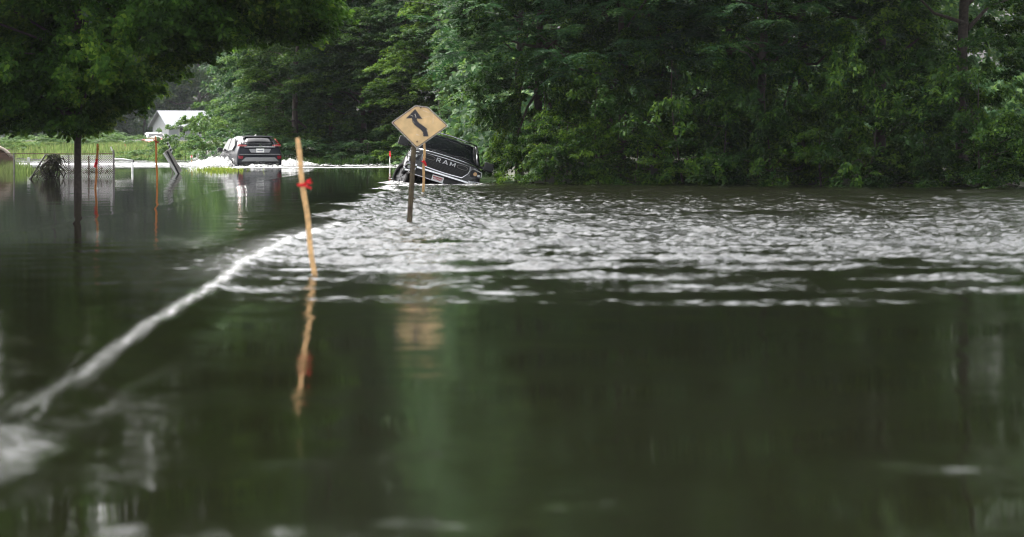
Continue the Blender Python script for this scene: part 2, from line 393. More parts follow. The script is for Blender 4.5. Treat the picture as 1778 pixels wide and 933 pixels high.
def tree_variant(seed, H, Rm, zlow, nc, nl, size, leaf, rc=(.6, 1.15), fill=.6, kind='leaf', nlimb=14, rad=.16, top=.55, nsub=13, sr=(.2, .36)):
    r = np.random.RandomState(seed); cen = crown_centers(r, H, Rm, zlow, nc, fill, top)
    if kind == 'frond':
        v, f = frond_leaves(r, cen, nl, rc[1], size)
    else:
        c2, r2 = boughs(r, cen, r.uniform(rc[0], rc[1], nc), nsub, sr); c2[:, 2] = np.maximum(c2[:, 2], zlow*.5-.1)
        v, f = clump_leaves(r, c2, r2, nl, size, flat=.5, updown=1.15, rnd=.6)
    me = np_mesh('crown', v, f); me.materials.append(M[leaf])
    lim = cen[r.choice(nc, nlimb, replace=False)]*np.array([.85, .85, 1])
    tm = trunk_mesh(r, H*.9, rad, lim)
    t = bpy.data.meshes.new('trunk'); t.from_pydata(tm.v, [], tm.f); t.update()
    t.polygons.foreach_set('use_smooth', [True]*len(t.polygons)); t.materials.append(M['bark'])
    return me, t

VT = [tree_variant(21+i, 18.5, 3.0, .1, 185, 30, .185, 'leaf_forest') for i in range(4)]
VP = [tree_variant(41+i, 13.5, 2.9, .6, 85, 30, .19, 'leaf_pale') for i in range(2)]
VV = [tree_variant(51+i, 13.0, 2.5, .1, 195, 40, .125, 'leaf_vine', rc=(.45, .85), sr=(.15, .27), nsub=15) for i in range(3)]
VF = [tree_variant(61+i, 11.5, 3.2, 2.6, 430, 6, .13, 'leaf_frond', rc=(.5, .75), kind='frond', fill=.35, nlimb=26, rad=.12) for i in range(2)]
VS = [tree_variant(71+i, 2.6, 1.5, .0, 34, 32, .14, 'leaf_forest', rc=(.3, .6), nlimb=6, rad=.04, top=.35, nsub=12, sr=(.14, .26)) for i in range(3)]
VN = [tree_variant(81+i, 2.3, 1.5, -.15, 46, 36, .10, 'leaf_vine', rc=(.3, .6), nlimb=6, rad=.035, top=.3, nsub=14, sr=(.11, .22)) for i in range(3)]
VB = [tree_variant(91+i, 2.6, 1.9, .0, 36, 32, .15, 'leaf_pale', rc=(.35, .7), nlimb=5, rad=.04, top=.35, nsub=12, sr=(.15, .28)) for i in range(2)]
VX = [tree_variant(95+i, 16, 4.2, .5, 70, 22, .36, 'leaf_forest', rc=(.9, 1.6), sr=(.35, .6), nsub=10) for i in range(2)]

rr_ = random.Random(9)
def gz(x, y): return float(ground_h(np.array([x]), np.array([y]))[0])
def plant(var, u, d, s, label, name='forest_tree', cat='tree', group=None, sz=None, dz=0):
    x = (u-600)*d/F
    me, tm = var
    return make_tree(name, (x, d, gz(x, d)+dz), label, cat, group, me, tm, None, rr_.uniform(0, 6.28), (s, s, sz or s))

GT = 'trees of the forest wall behind the flooded road'
for v, u, d, s, lab in [
    (VT[0], 480, 127, .92, 'dark forest tree with a shadowed hollow, rising just left of the black SUV'),
    (VT[1], 492, 117, 1.0, 'tall forest tree standing right behind the roof of the black SUV'),
    (VT[2], 570, 116, 1.06, 'tall forest tree behind the top of the nearest bare wooden stake'),
    (VT[3], 640, 118, .98, 'forest tree between the nearest stake and the yellow curve sign'),
    (VT[0], 712, 115, 1.02, 'forest tree directly behind the yellow curve sign'),
    (VT[1], 790, 116, 1.0, 'forest tree rising above the roof of the tilted pickup'),
    (VT[2], 868, 112, 1.05, 'forest tree seen past the right mirror of the tilted pickup'),
    (VT[3], 960, 108, 1.1, 'forest tree mostly hidden behind the vine thicket right of the pickup')]:
    plant(v, u, d, s, lab, group=GT)
# the far mass of woods behind: one body nobody can count
r = np.random.RandomState(77); cs = []
for i in range(4, 15):
    x = -16+i*3.6+r.uniform(-1, 1); y = 128+r.uniform(-4, 6)-.1*x
    c = crown_centers(r, 20, 3.4, .4, 190); cs.append(c+np.array([x, y, .3]))
for i in range(11):
    x = 6+i*3.2+r.uniform(-1, 1); y = 92+r.uniform(-4, 4)-.5*i
    c = crown_centers(r, 17, 3.2, .4, 170); cs.append(c+np.array([x, y, .3]))
for i in range(10):
    x = 12+i*3.2+r.uniform(-1, 1); y = 99+r.uniform(-3, 3)
    c = crown_centers(r, 18, 3.2, .4, 190); cs.append(c+np.array([x, y, .3]))
for i in range(9):
    x = 8+i*4.2+r.uniform(-1, 1); y = 106+r.uniform(-4, 4)
    c = crown_centers(r, 19, 3.6, .4, 170); cs.append(c+np.array([x, y, .3]))
cs.append(np.stack([r.uniform(3.8, 42, 1000), r.uniform(79, 90, 1000), r.uniform(.0, 3.4, 1000)], 1))
for x, y in ((-6.4, 168), (-5.2, 160), (-3, 150), (0, 146), (3, 148), (-1.5, 140), (6, 146)):
    cs.append(crown_centers(r, 26, 3.2, .4, 230)+np.array([x, y, .3]))
cs = np.concatenate(cs)
v, f = clump_leaves(r, cs, r.uniform(.6, 1.1, len(cs)), 46, .27, axis=(0, 200))
wd = np_mesh('woods', v, f); wd.materials.append(M['leaf_forest'])
tag(link_mesh('woods', wd, None), 'deep mass of dark woods closing the view behind the forest edge', 'woods', kind='stuff')

r = np.random.RandomState(78); cs = []
for i in range(15):
    x = -72+i*4.4+r.uniform(-1, 1); y = 372+r.uniform(-6, 14)
    cs.append(crown_centers(r, 30, 5., .4, 210)+np.array([x, y, .5]))
cs = np.concatenate(cs)
v, f = clump_leaves(r, cs, r.uniform(1.2, 2.0, len(cs)), 40, .7, axis=(0, 500))
wd = np_mesh('far_woods', v, f); wd.materials.append(M['leaf_forest'])
tag(link_mesh('far_woods', wd, None), 'far hazy line of woods beyond the meadow and the white house', 'woods', kind='stuff')
r = np.random.RandomState(79); cs = []  # unseen treeline added behind the camera, darkens what the vehicles mirror
for i in range(22):
    cs.append(crown_centers(r, 13, 4.2, .2, 110)+np.array([-58+i*5.6+r.uniform(-1.5, 1.5), -80+r.uniform(-5, 5), -.2]))
cs = np.concatenate(cs)
v, f = clump_leaves(r, cs, r.uniform(.9, 1.5, len(cs)), 30, .42, axis=(0, -200))
wd = np_mesh('added_rear_woods', v, f); wd.materials.append(M['leaf_forest'])
tag(link_mesh('added_rear_woods', wd, None), 'unseen woods added behind the camera to darken reflections in the vehicles', 'woods', kind='stuff')
GU = 'smaller trees standing in front of the forest wall'
for v, u, d, s, sz, lab in [
    (VV[0], 515, 111, .95, .62, 'smaller leafy tree in front of the forest wall, just left of the nearest stake top'),
    (VT[2], 575, 112, .62, .36, 'smaller leafy tree in front of the forest wall, just right of the nearest stake top'),
    (VV[1], 628, 110, .9, .52, 'smaller leafy tree in front of the forest wall, left of the red topped marker'),
    (VT[1], 700, 109, .6, .42, 'smaller leafy tree in front of the forest wall, right of the red topped marker'),
    (VV[2], 765, 106, 1.0, .60, 'smaller leafy tree showing between the yellow sign and the pickup roof'),
    (VT[3], 835, 100, .6, .40, 'smaller leafy tree showing just right of the pickup cab roof'),
    (VP[1], 462, 114, .62, .42, 'smaller pale green tree showing above the SUV roof')]:
    plant(v, u, d, s, lab, 'understory_tree', 'tree', GU, sz)
GP = 'hazy trees around the far house'
for v, u, d, s, lab in [
    (VP[0], 470, 142, .98, 'pale green tree with an airy top between the oak branch tip and the black SUV'),
    (VP[1], 505, 136, .9, 'pale leaning tree above the left shoulder of the black SUV'),
    (VX[0], -10, 350, 1.4, 'far dark tree at the left margin behind the meadow bushes'),
    (VX[1], 95, 356, 1.3, 'far bluish tree seen left of the bare trunk of the oak'),
    (VX[0], 185, 362, 1.3, 'far bluish tree seen right of the bare trunk of the oak'),
    (VX[1], 252, 362, 1.35, 'far dark tree standing behind the parked red and white car'),
    (VX[0], 345, 360, 1.5, 'far tree rising behind the white metal roofed house')]:
    plant(v, u, d, s, lab, group=GP)

GS = 'shrubs along the foot of the forest wall'
for v, u, d, s, sz, lab in [
    (VS[0], 402, 112, 1.0, 0.62, 'shrub at the forest foot just left of the SUV mirror'),
    (VS[1], 452, 109, 1.1, 0.62, 'shrub at the forest foot hidden behind the SUV'),
    (VS[2], 502, 108, 1.0, 0.53, 'shrub at the forest foot beside the SUV right tail light'),
    (VS[0], 548, 108, 1.1, 0.56, 'shrub at the forest foot right of the nearest stake top'),
    (VS[1], 596, 108, 1.1, 0.50, 'low shrub at the forest foot halfway between the SUV and the red topped marker'),
    (VS[2], 642, 107, 1.15, 0.59, 'shrub at the forest foot just left of the red topped marker'),
    (VS[0], 690, 106, 1.05, 0.50, 'shrub at the forest foot behind the red topped marker'),
    (VS[1], 745, 104, 1.2, 0.68, 'shrub behind the hood of the tilted pickup'),
    (VS[2], 800, 100, 1.2, 0.74, 'shrub behind the cab roof of the tilted pickup'),
    (VB[0], 848, 90, .85, 1.0, 'light green shrub showing between the pickup mirror and the vine thicket')]:
    plant(v, u, d, s, lab, 'shrub', 'shrub', GS, sz)

GR = 'vine covered trees on the right bank'
for v, u, d, s, lab in [
    (VV[0], 940, 71.0, .82, 'vine covered tree with bright young leaves at the left end of the right bank'),
    (VV[1], 1045, 71.5, 1.0, 'dark vine covered tree second from the left on the right bank'),
    (VV[2], 1150, 70.8, 1.0, 'dark vine covered tree third from the left on the right bank'),
    (VV[0], 1260, 70, 1.05, 'dark vine covered tree fourth from the left on the right bank'),
    (VV[1], 1385, 68.8, 1.0, 'vine covered tree third from the right end of the right bank'),
    (VV[2], 1525, 67.6, 1.05, 'vine covered tree second from the right end of the right bank'),
    (VV[0], 1680, 66, 1.05, 'vine covered tree at the right end of the right bank')]:
    plant(v, u, d, s, lab, 'vine_tree', 'tree', GR)
for v, u, d, s, lab in [
    (VF[0], 905, 72, .95, 'feathery leaved tree arching over the tilted pickup from behind the vine thicket'),
    (VF[1], 1075, 69.5, .95, 'feathery leaved tree with layered fronds above the middle of the right bank'),
    (VF[0], 1330, 68, 1.0, 'feathery leaved tree with layered fronds toward the right of the right bank')]:
    plant(v, u, d, s, lab, 'frond_tree', 'tree', 'feathery leaved trees on the right bank')
plant(VV[1], -215, 60, 1.05, 'leafy tree added out of view beside the oak to block bright sky reflections', 'vine_tree', 'tree', None)  # added outside the frame to keep bright sky out of the near water
GV = 'low shrubs overhanging the water on the right bank'
shr = [(946, 69.8, .80, 1.5), (984, 68.0, .95, .9), (1035, 68.0, 1.15, 1.5), (1105, 67.4, 1.05, .8), (1178, 67.0, 1.2, 1.75), (1255, 66.8, 1.15, 1.2), (1335, 66.2, 1.2, 1.6), (1425, 65.4, 1.15, .9), (1515, 65.0, 1.25, 1.7), (1610, 64.2, 1.15, 1.1), (1700, 63.6, 1.25, 1.6), (1785, 62.7, 1.15, 1.0)]
nth = ['nearest to the tilted pickup', 'second from the pickup', 'third from the pickup', 'fourth from the pickup', 'fifth from the pickup', 'sixth from the pickup', 'seventh from the pickup', 'sixth from the right end', 'fifth from the right end', 'third from the right end', 'second from the right end', 'at the right end']
nth[7] = 'fifth from the right end'; nth[8] = 'fourth from the right end'
for i, (u, d, s, sz) in enumerate(shr):
    plant(VN[i % 3], u, d, s, 'leafy shrub overhanging the water on the right bank, '+nth[i], 'overhanging_shrub', 'shrub', GV, sz)

GM = 'bushes on the far meadow'
for v, u, d, s, sz, lab in [
    (VB[0], 5, 150, 1.2, .5, 'light green bush behind the rusty hull at the left margin'),
    (VB[1], 58, 158, 1.3, .42, 'light green bush behind the white fence post on the far meadow'),
    (VB[0], 108, 162, 1.3, .45, 'light green bush just left of the oak trunk on the far meadow'),
    (VB[1], 165, 165, 1.4, .48, 'light green bush behind the orange stake by the oak trunk'),
    (VB[0], 203, 185, 1.2, .5, 'light green bush beside the far road'),
    (VB[1], 258, 128, .8, .36, 'low rounded bush behind the crossed orange stake'),
    (VB[0], 322, 124, .84, .84, 'light green bush behind the leaning striped barricade, half covering the white house'),
    (VB[1], 404, 130, 1.0, 1.1, 'tall light green bush right of the white house'),
    (VB[1], 358, 121, .75, .95, 'bush at the road edge between the barricade and the SUV splash')]:
    plant(v, u, d, s, lab, 'bush', 'bush', GM, sz)

# the oak in the flood on the left
oak_p = G(135, 336); oak = empty('oak_tree', (oak_p.x, oak_p.y, 0), 'broad dark oak standing in the flood with branches drooping over the water', 'tree')
r = np.random.RandomState(123)
S_ = 83.3
prof_u = [-330, -200, -60, 0, 45, 60, 92, 120, 150, 178, 200, 240, 258, 290, 318, 345, 362, 372, 420, 470, 520, 578]
prof_v = [180, 200, 222, 228, 243, 232, 226, 232, 247, 222, 188, 212, 190, 186, 176, 146, 130, 104, 98, 88, 96, 80]
pu = (np.array(prof_u)-135)/S_; pz = HC-(np.array(prof_v)-236)/S_-.06+.25*sstep(1.0, 1.5, pu)+.28*sstep(1.3, 1.9, pu)*sstep(3.0, 2.4, pu)
cen = []; rad = []
# boughs: drooping sprays that hang from a few dozen branch ends, with gaps between them
for k in range(420):
    x = r.uniform(-5.4, 5.2); y = max(-3.6, min(3.6, r.normal()*1.7)); z0 = np.interp(x, pu, pz)
    hyp = math.hypot(x/5.4, y/4.2)
    if hyp > 1: continue
    low = max(z0+.35+.10*abs(y), 1.3); hi = 13.5*math.sqrt(max(0, 1-(hyp*.92)**2))+.3
    if x > 1.5: hi = min(hi, 10-1.6*(x-1.5))
    if hi < low: hi = low+.1
    zc = low+(hi-low)*r.rand()**1.2
    br = r.uniform(.45, .95); nb = int(16*br/.7)
    for j in range(nb):
        q = r.normal(size=3); q /= np.linalg.norm(q); q *= r.rand()**.4; hh = q[0]**2+q[1]**2
        p = np.array([x+q[0]*br, y+q[1]*br, zc+q[2]*br*.45-.45*br*hh])
        if p[2] < np.interp(p[0], pu, pz)+.1: p[2] = np.interp(p[0], pu, pz)+.1+.3*r.rand()
        cen.append(p); rad.append(r.uniform(.16, .30))
for k in range(70):
    x = r.uniform(-5.4, .8); y = r.normal()*1.5; zc = r.uniform(2.3, 5.6); br = r.uniform(.45, .85)
    for j in range(int(16*br/.7)):
        q = r.normal(size=3); q /= np.linalg.norm(q); q *= r.rand()**.4; hh = q[0]**2+q[1]**2
        cen.append(np.array([x+q[0]*br, y+q[1]*br, zc+q[2]*br*.45-.45*br*hh])); rad.append(r.uniform(.16, .30))
for k in range(85):
    x = r.uniform(-4.8, 3.6); y = r.normal()*1.5; zc = r.uniform(5.5, 12.8-.25*x*x); br = r.uniform(.5, .95)
    for j in range(int(14*br/.7)):
        q = r.normal(size=3); q /= np.linalg.norm(q); q *= r.rand()**.4; hh = q[0]**2+q[1]**2
        cen.append(np.array([x+q[0]*br, y+q[1]*br, zc+q[2]*br*.45-.45*br*hh])); rad.append(r.uniform(.2, .34))
# drooping tips along the lower outline, in bunches
for k in range(62):
    x = r.uniform(-5.2, 5.2); y = r.normal()*.7; z0 = np.interp(x, pu, pz); dz_ = abs(r.normal())*.16
    for j in range(9):
        t_ = r.rand(); cen.append(np.array([x+r.normal()*.16, y+r.normal()*.16, z0+.08+dz_+t_*.55+.1*abs(y)])); rad.append(.11+.16*t_)
cen = np.array(cen); rad = np.array(rad)
v, f = clump_leaves(r, cen, rad, 40, .135, flat=.55, droop=.5, updown=.8, rnd=.85)
cm = np_mesh('crown', v, f); cm.materials.append(M['leaf_oak']); link_mesh('crown', cm, None, oak)
tb = MB()
tb.tube([(.02, 0, -1), (.0, 0, 0), (0, 0, 1.0), (.015, 0, 2.0), (-.02, .02, 3.2), (.05, 0, 4.6), (0, .1, 7.5), (.1, 0, 12)], [.11, .082, .074, .072, .068, .062, .05, .015], 12)
for k in range(46):
    c = cen[r.randint(len(cen))]
    if c[0] > 2.2 and c[2] < 4.2: continue
    zz = min(max(1.6, c[2]-.35*math.hypot(c[0], c[1])), 7.5)
    p0 = Vector((0, 0, zz)); p3 = Vector(c); md = p0.lerp(p3, .55)+Vector((0, 0, .18*(p3-p0).length*r.rand()))
    tb.tube([p0, p0.lerp(md, .5), md, md.lerp(p3, .6), p3], [.034, .028, .02, .013, .005], 6)
tb.build('trunk', M['bark'], oak, smooth=True)

# grass and weeds
def blades(r, n, area, hmin, hmax, w, mat, name, lean=.35):
    pos = np.array([area(r) for _ in range(n)]); h = r.uniform(hmin, hmax, n)
    a = r.rand(n)*6.28; ln = np.stack([np.cos(a), np.sin(a), np.zeros(n)], 1)*lean*h[:, None]*r.rand(n, 1)
    s = np.stack([-np.sin(a), np.cos(a), np.zeros(n)], 1)*w
    up = np.zeros((n, 3)); up[:, 2] = h
    v = np.stack([pos-s, pos+s, pos+s*.6+ln*.4+up*.6, pos+ln+up, pos-s*.6+ln*.4+up*.6], 1).reshape(-1, 3)
    f = np.arange(n*5).reshape(-1, 5)
    me = np_mesh(name, v, f); me.materials.append(mat); return me
r = np.random.RandomState(31)
def meadow(r):
    d = r.uniform(128, 235); u = r.uniform(-60, 330); x = (u-600)*d/F
    return (x, d, gz(x, d)-.03)
tag(link_mesh('meadow_grass', blades(r, 26000, meadow, .2, .75, .035, M['grass'], 'meadow_grass'), None), 'tall light green meadow grass beyond the flood on the left', 'grass', kind='stuff')
def spit(r):
    x = -11.3+r.normal()*.8; y = 85.6+r.normal()*1.0; return (x, y, gz(x, y)-.05)
tag(link_mesh('bank_weeds', blades(r, 2600, spit, .12, .42, .014, M['grass'], 'bank_weeds'), None), 'weedy grass strip by the chain link fence at the left', 'grass', kind='stuff')
def tuft(r):
    p = G(378+r.normal()*20, 296.5+r.normal()*1.5); return (p.x, p.y, -.05)
tag(link_mesh('drowned_grass', blades(r, 900, tuft, .06, .2, .012, M['leaf_weed'], 'drowned_grass', lean=.8), None), 'yellow green grass tips poking from the water left of the SUV', 'grass', kind='stuff')
def wallfoot(r):
    u = r.uniform(390, 720); d = r.uniform(104.5, 109); x = (u-600)*d/F; return (x, d, -.1)
tag(link_mesh('bank_grass', blades(r, 5000, wallfoot, .15, .5, .02, M['leaf_shrub'], 'bank_grass'), None), 'grass fringe at the foot of the forest along the flooded road', 'grass', kind='stuff')

# ------------------------------------------------------------------ materials for made things
M['black_paint'] = simple('black_paint', (.004, .004, .005), .22, spec=.4, coat=.6, noise=.1)
M['suv_paint'] = simple('suv_paint', (.004, .005, .012), .35, spec=.28, coat=.15, noise=.1)
M['glass'] = simple('glass', (.005, .006, .007), .04, spec=.4, coat=.0, noise=.05)
M['chrome'] = simple('chrome', (.62, .62, .63), .12, metal=1.0, noise=.1)
M['letter_chrome'] = simple('letter_chrome', (.55, .55, .56), .35, metal=.5, noise=.3, nscale=18)
M['silver'] = simple('silver', (.26, .26, .27), .45, metal=.2, noise=.1)
M['rubber'] = simple('rubber', (.006, .006, .006), .9, spec=.15, noise=.2)
M['rim_dark'] = simple('rim_dark', (.03, .03, .032), .4, metal=.5, noise=.3)
M['black_plastic'] = simple('black_plastic', (.012, .012, .013), .5, noise=.2)
M['grille_mesh'] = simple('grille_mesh', (.006, .006, .006), .55, noise=.5, nscale=60)
M['red_lens'] = simple('red_lens', (.42, .012, .018), .12, coat=1, noise=.2, nscale=40)
M['pink_lens'] = simple('pink_lens', (.65, .22, .22), .15, coat=1, noise=.1)
M['dark_red_lens'] = simple('dark_red_lens', (.22, .006, .02), .2, coat=.6, noise=.2)
M['clear_lens'] = simple('clear_lens', (.45, .46, .45), .12, coat=1, noise=.3, nscale=25)
M['amber_lens'] = simple('amber_lens', (.5, .28, .08), .2, coat=.7)
M['white_paint'] = simple('white_paint', (.74, .74, .71), .45, noise=.14, nscale=9)
M['plate_white'] = simple('plate_white', (.78, .77, .76), .4, noise=.05)
M['plate_red'] = simple('plate_red', (.42, .05, .05), .4, noise=.2)
M['plate_ink'] = simple('plate_ink', (.05, .06, .12), .5)
M['stake_wood'] = simple('stake_wood', (.72, .44, .19), .7, noise=.35, nscale=22, bump=.3)
M['orange_stake'] = simple('orange_stake', (.72, .26, .07), .7, noise=.35, nscale=18)
M['ribbon'] = simple('ribbon', (.75, .012, .022), .4, noise=.2)
M['dark_ribbon'] = simple('dark_ribbon', (.34, .035, .02), .5, noise=.3)
M['yellow_ribbon'] = simple('yellow_ribbon', (.62, .42, .10), .5, noise=.3)
M['sign_yellow'] = simple('sign_yellow', (.70, .475, .22), .45, noise=.3, nscale=7)
M['sign_black'] = simple('sign_black', (.014, .012, .018), .5, noise=.3)
M['sign_edge'] = simple('sign_edge', (.55, .54, .50), .4, metal=.5, noise=.3)
M['rust_post'] = simple('rust_post', (.085, .066, .032), .6, metal=.4, noise=.6, nscale=9, dirt=(.032, .018, .010))
M['rust'] = simple('rust', (.10, .055, .035), .85, noise=.5, nscale=12)
M['galv'] = simple('galv', (.20, .185, .18), .55, metal=.5, noise=.4, nscale=14)
M['fence_wire'] = simple('fence_wire', (.42, .40, .41), .5, metal=.2, noise=.3)
M['dark_pipe'] = simple('dark_pipe', (.035, .03, .03), .7, noise=.4)
M['dead_vine'] = simple('dead_vine', (.030, .026, .020), .95, noise=.5)
M['hull_brown'] = simple('hull_brown', (.10, .058, .04), .8, noise=.5, nscale=6)
M['hull_pale'] = simple('hull_pale', (.50, .42, .34), .6, noise=.3, nscale=6)
M['barr_grey'] = simple('barr_grey', (.30, .28, .25), .6, noise=.3, nscale=8)
M['red_car'] = simple('red_car', (.40, .035, .02), .3, coat=.7)
M['orange_cone'] = simple('orange_cone', (.62, .035, .02), .5)
M['house_white'] = simple('house_white', (.30, .31, .32), .6, noise=.1, nscale=2)
M['metal_roof'] = simple('metal_roof', (.23, .24, .26), .7, noise=.1, nscale=2)
M['scratch'] = simple('scratch', (.80, .70, .55), .6)

def oval(cx, cz, a, b, y, n=20, sq=2.6):
    return [Vector((cx+a*abs(math.cos(t))**(2/sq)*(1 if math.cos(t) > 0 else -1), y, cz+b*abs(math.sin(t))**(2/sq)*(1 if math.sin(t) > 0 else -1))) for t in [2*math.pi*i/n for i in range(n)]]
def ring_half(pts, y): # half section from bottom centre to top centre -> closed ring
    r_ = [Vector((x, y, z)) for x, z in pts]; l_ = [Vector((-x, y, z)) for x, z in pts[1:-1]][::-1]
    return r_+l_
def wheel(parent, loc, rad, width, steer=0.0, name='wheel'):
    w = empty(name, loc, None, None); w.parent = parent; w.rotation_euler = (0, 0, steer)
    n = 28; secs = []
    prof = [(-.5, .66), (-.5, .9), (-.42, .98), (-.25, 1), (.25, 1), (.42, .98), (.5, .9), (.5, .66)]
    mb = MB(); vs = [(width*a, rad*b_*math.cos(2*math.pi*k/n), rad*b_*math.sin(2*math.pi*k/n)) for k in range(n) for a, b_ in prof]
    q = len(prof); fs = [(k*q+j, k*q+(j+1) % q, ((k+1) % n)*q+(j+1) % q, ((k+1) % n)*q+j) for k in range(n) for j in range(q)]
    mb.add(vs, fs).build('tyre', M['rubber'], w, smooth=True)
    rb = MB()
    rb.tube([(-width*.34, 0, 0), (width*.34, 0, 0)], rad*.66, 24)
    for k in range(6):
        an = k*math.pi/3; rb.box((0, rad*.36*math.cos(an), rad*.36*math.sin(an)), (width*.40, rad*.3, rad*.06), Matrix.Rotation(an, 3, 'X'))
    rb.build('rim', M['rim_dark'], w)
    return w
def poly_text(mb, strokes, ox, oz, s, y, th):
    for poly in strokes: mb.plate([(ox+x*s, y, oz+z*s) for x, z in poly], (0, -1, 0), th)

# ------------------------------------------------------------------ the tilted pickup
rt = Matrix.Rotation(R(1.8), 4, 'Z') @ Matrix.Rotation(R(-5.5), 4, 'X') @ Matrix.Rotation(R(17.5), 4, 'Y')
anchor = P(774.5, 283, 68.0)
trk = empty('pickup_truck', (0, 0, 0), 'black pickup truck tilted nose first into the flooded ditch behind the yellow curve sign', 'pickup truck')
trk.matrix_world = Matrix.Translation(anchor) @ rt @ Matrix.Translation((0, 0, -1.03))
def sec(y, w, zb, zs, ze, zh, zc): return ring_half([(0, zb), (w*.8, zb), (w*.97, zb+.08), (w, zs), (w*.985, ze), (w*.86, zh), (w*.45, zc), (0, zc)], y)
body = MB().loft([sec(.06, .93, .52, .85, 1.10, 1.16, 1.17), sec(.12, .97, .48, .85, 1.12, 1.19, 1.20), sec(.32, 1.01, .46, .85, 1.14, 1.22, 1.25),
                  sec(.9, 1.03, .46, .86, 1.16, 1.25, 1.30), sec(1.5, 1.03, .46, .86, 1.19, 1.28, 1.33), sec(1.75, 1.03, .46, .86, 1.22, 1.31, 1.35),
                  sec(3.7, 1.03, .46, .86, 1.24, 1.33, 1.36), sec(3.8, 1.03, .5, .86, 1.26, 1.36, 1.36), sec(5.7, 1.02, .55, .86, 1.26, 1.36, 1.36), sec(5.85, 1.0, .58, .86, 1.24, 1.3, 1.3)])
body.build('body', M['black_paint'], trk, smooth=True, sub=2)
def cs(y, wb, wt, zt): return ring_half([(0, 1.2), (wb, 1.2), (wb, 1.33), ((wb+wt)/2+.03, (1.33+zt)/2), (wt, zt-.07), (wt*.88, zt-.01), (0, zt+.02)], y)
cab = MB().loft([cs(1.52, .93, .90, 1.38), cs(1.68, .95, .88, 1.52), cs(2.18, .96, .78, 1.90), cs(2.35, .96, .76, 1.95), cs(2.9, .96, .75, 1.97), cs(3.55, .96, .75, 1.95), cs(3.68, .95, .77, 1.85), cs(3.78, .94, .85, 1.45)])
cab.build('cab', M['black_paint'], trk, smooth=True, sub=1)
def quad_panel(c, n, th, nx=8, bulge=.0):
    """panel between four corners (bl, br, tr, tl), bulged outward along n"""
    c = [Vector(q) for q in c]; n = Vector(n).normalized(); vs = []; fs = []
    for j in range(nx+1):
        for i in range(nx+1):
            u_ = i/nx; w_ = j/nx; p = c[0].lerp(c[1], u_).lerp(c[3].lerp(c[2], u_), w_)
            vs.append(p+n*bulge*(1-(2*u_-1)**2)*(.5+.5*(1-(2*w_-1)**2)))
    for j in range(nx):
        for i in range(nx): a = j*(nx+1)+i; fs.append((a, a+1, a+nx+2, a+nx+1))
    return MB().add(vs, fs)
wsn = Vector((0, -.62, .78))
ws = quad_panel([(-.86, 1.50, 1.37), (.86, 1.50, 1.37), (.71, 2.17, 1.90), (-.71, 2.17, 1.90)], wsn, 0, 12, .075)
w_o = ws.build('windshield', M['glass'], trk, smooth=True)
sm_ = w_o.modifiers.new('solid', 'SOLIDIFY'); sm_.thickness = .02
trim = MB(); trim.tube([(-.76, 2.16, 1.93), (-.4, 2.09, 1.965), (0, 2.07, 1.975), (.4, 2.09, 1.965), (.76, 2.16, 1.93)], .022, 6); trim.build('roof_edge', M['chrome'], trk, smooth=True)
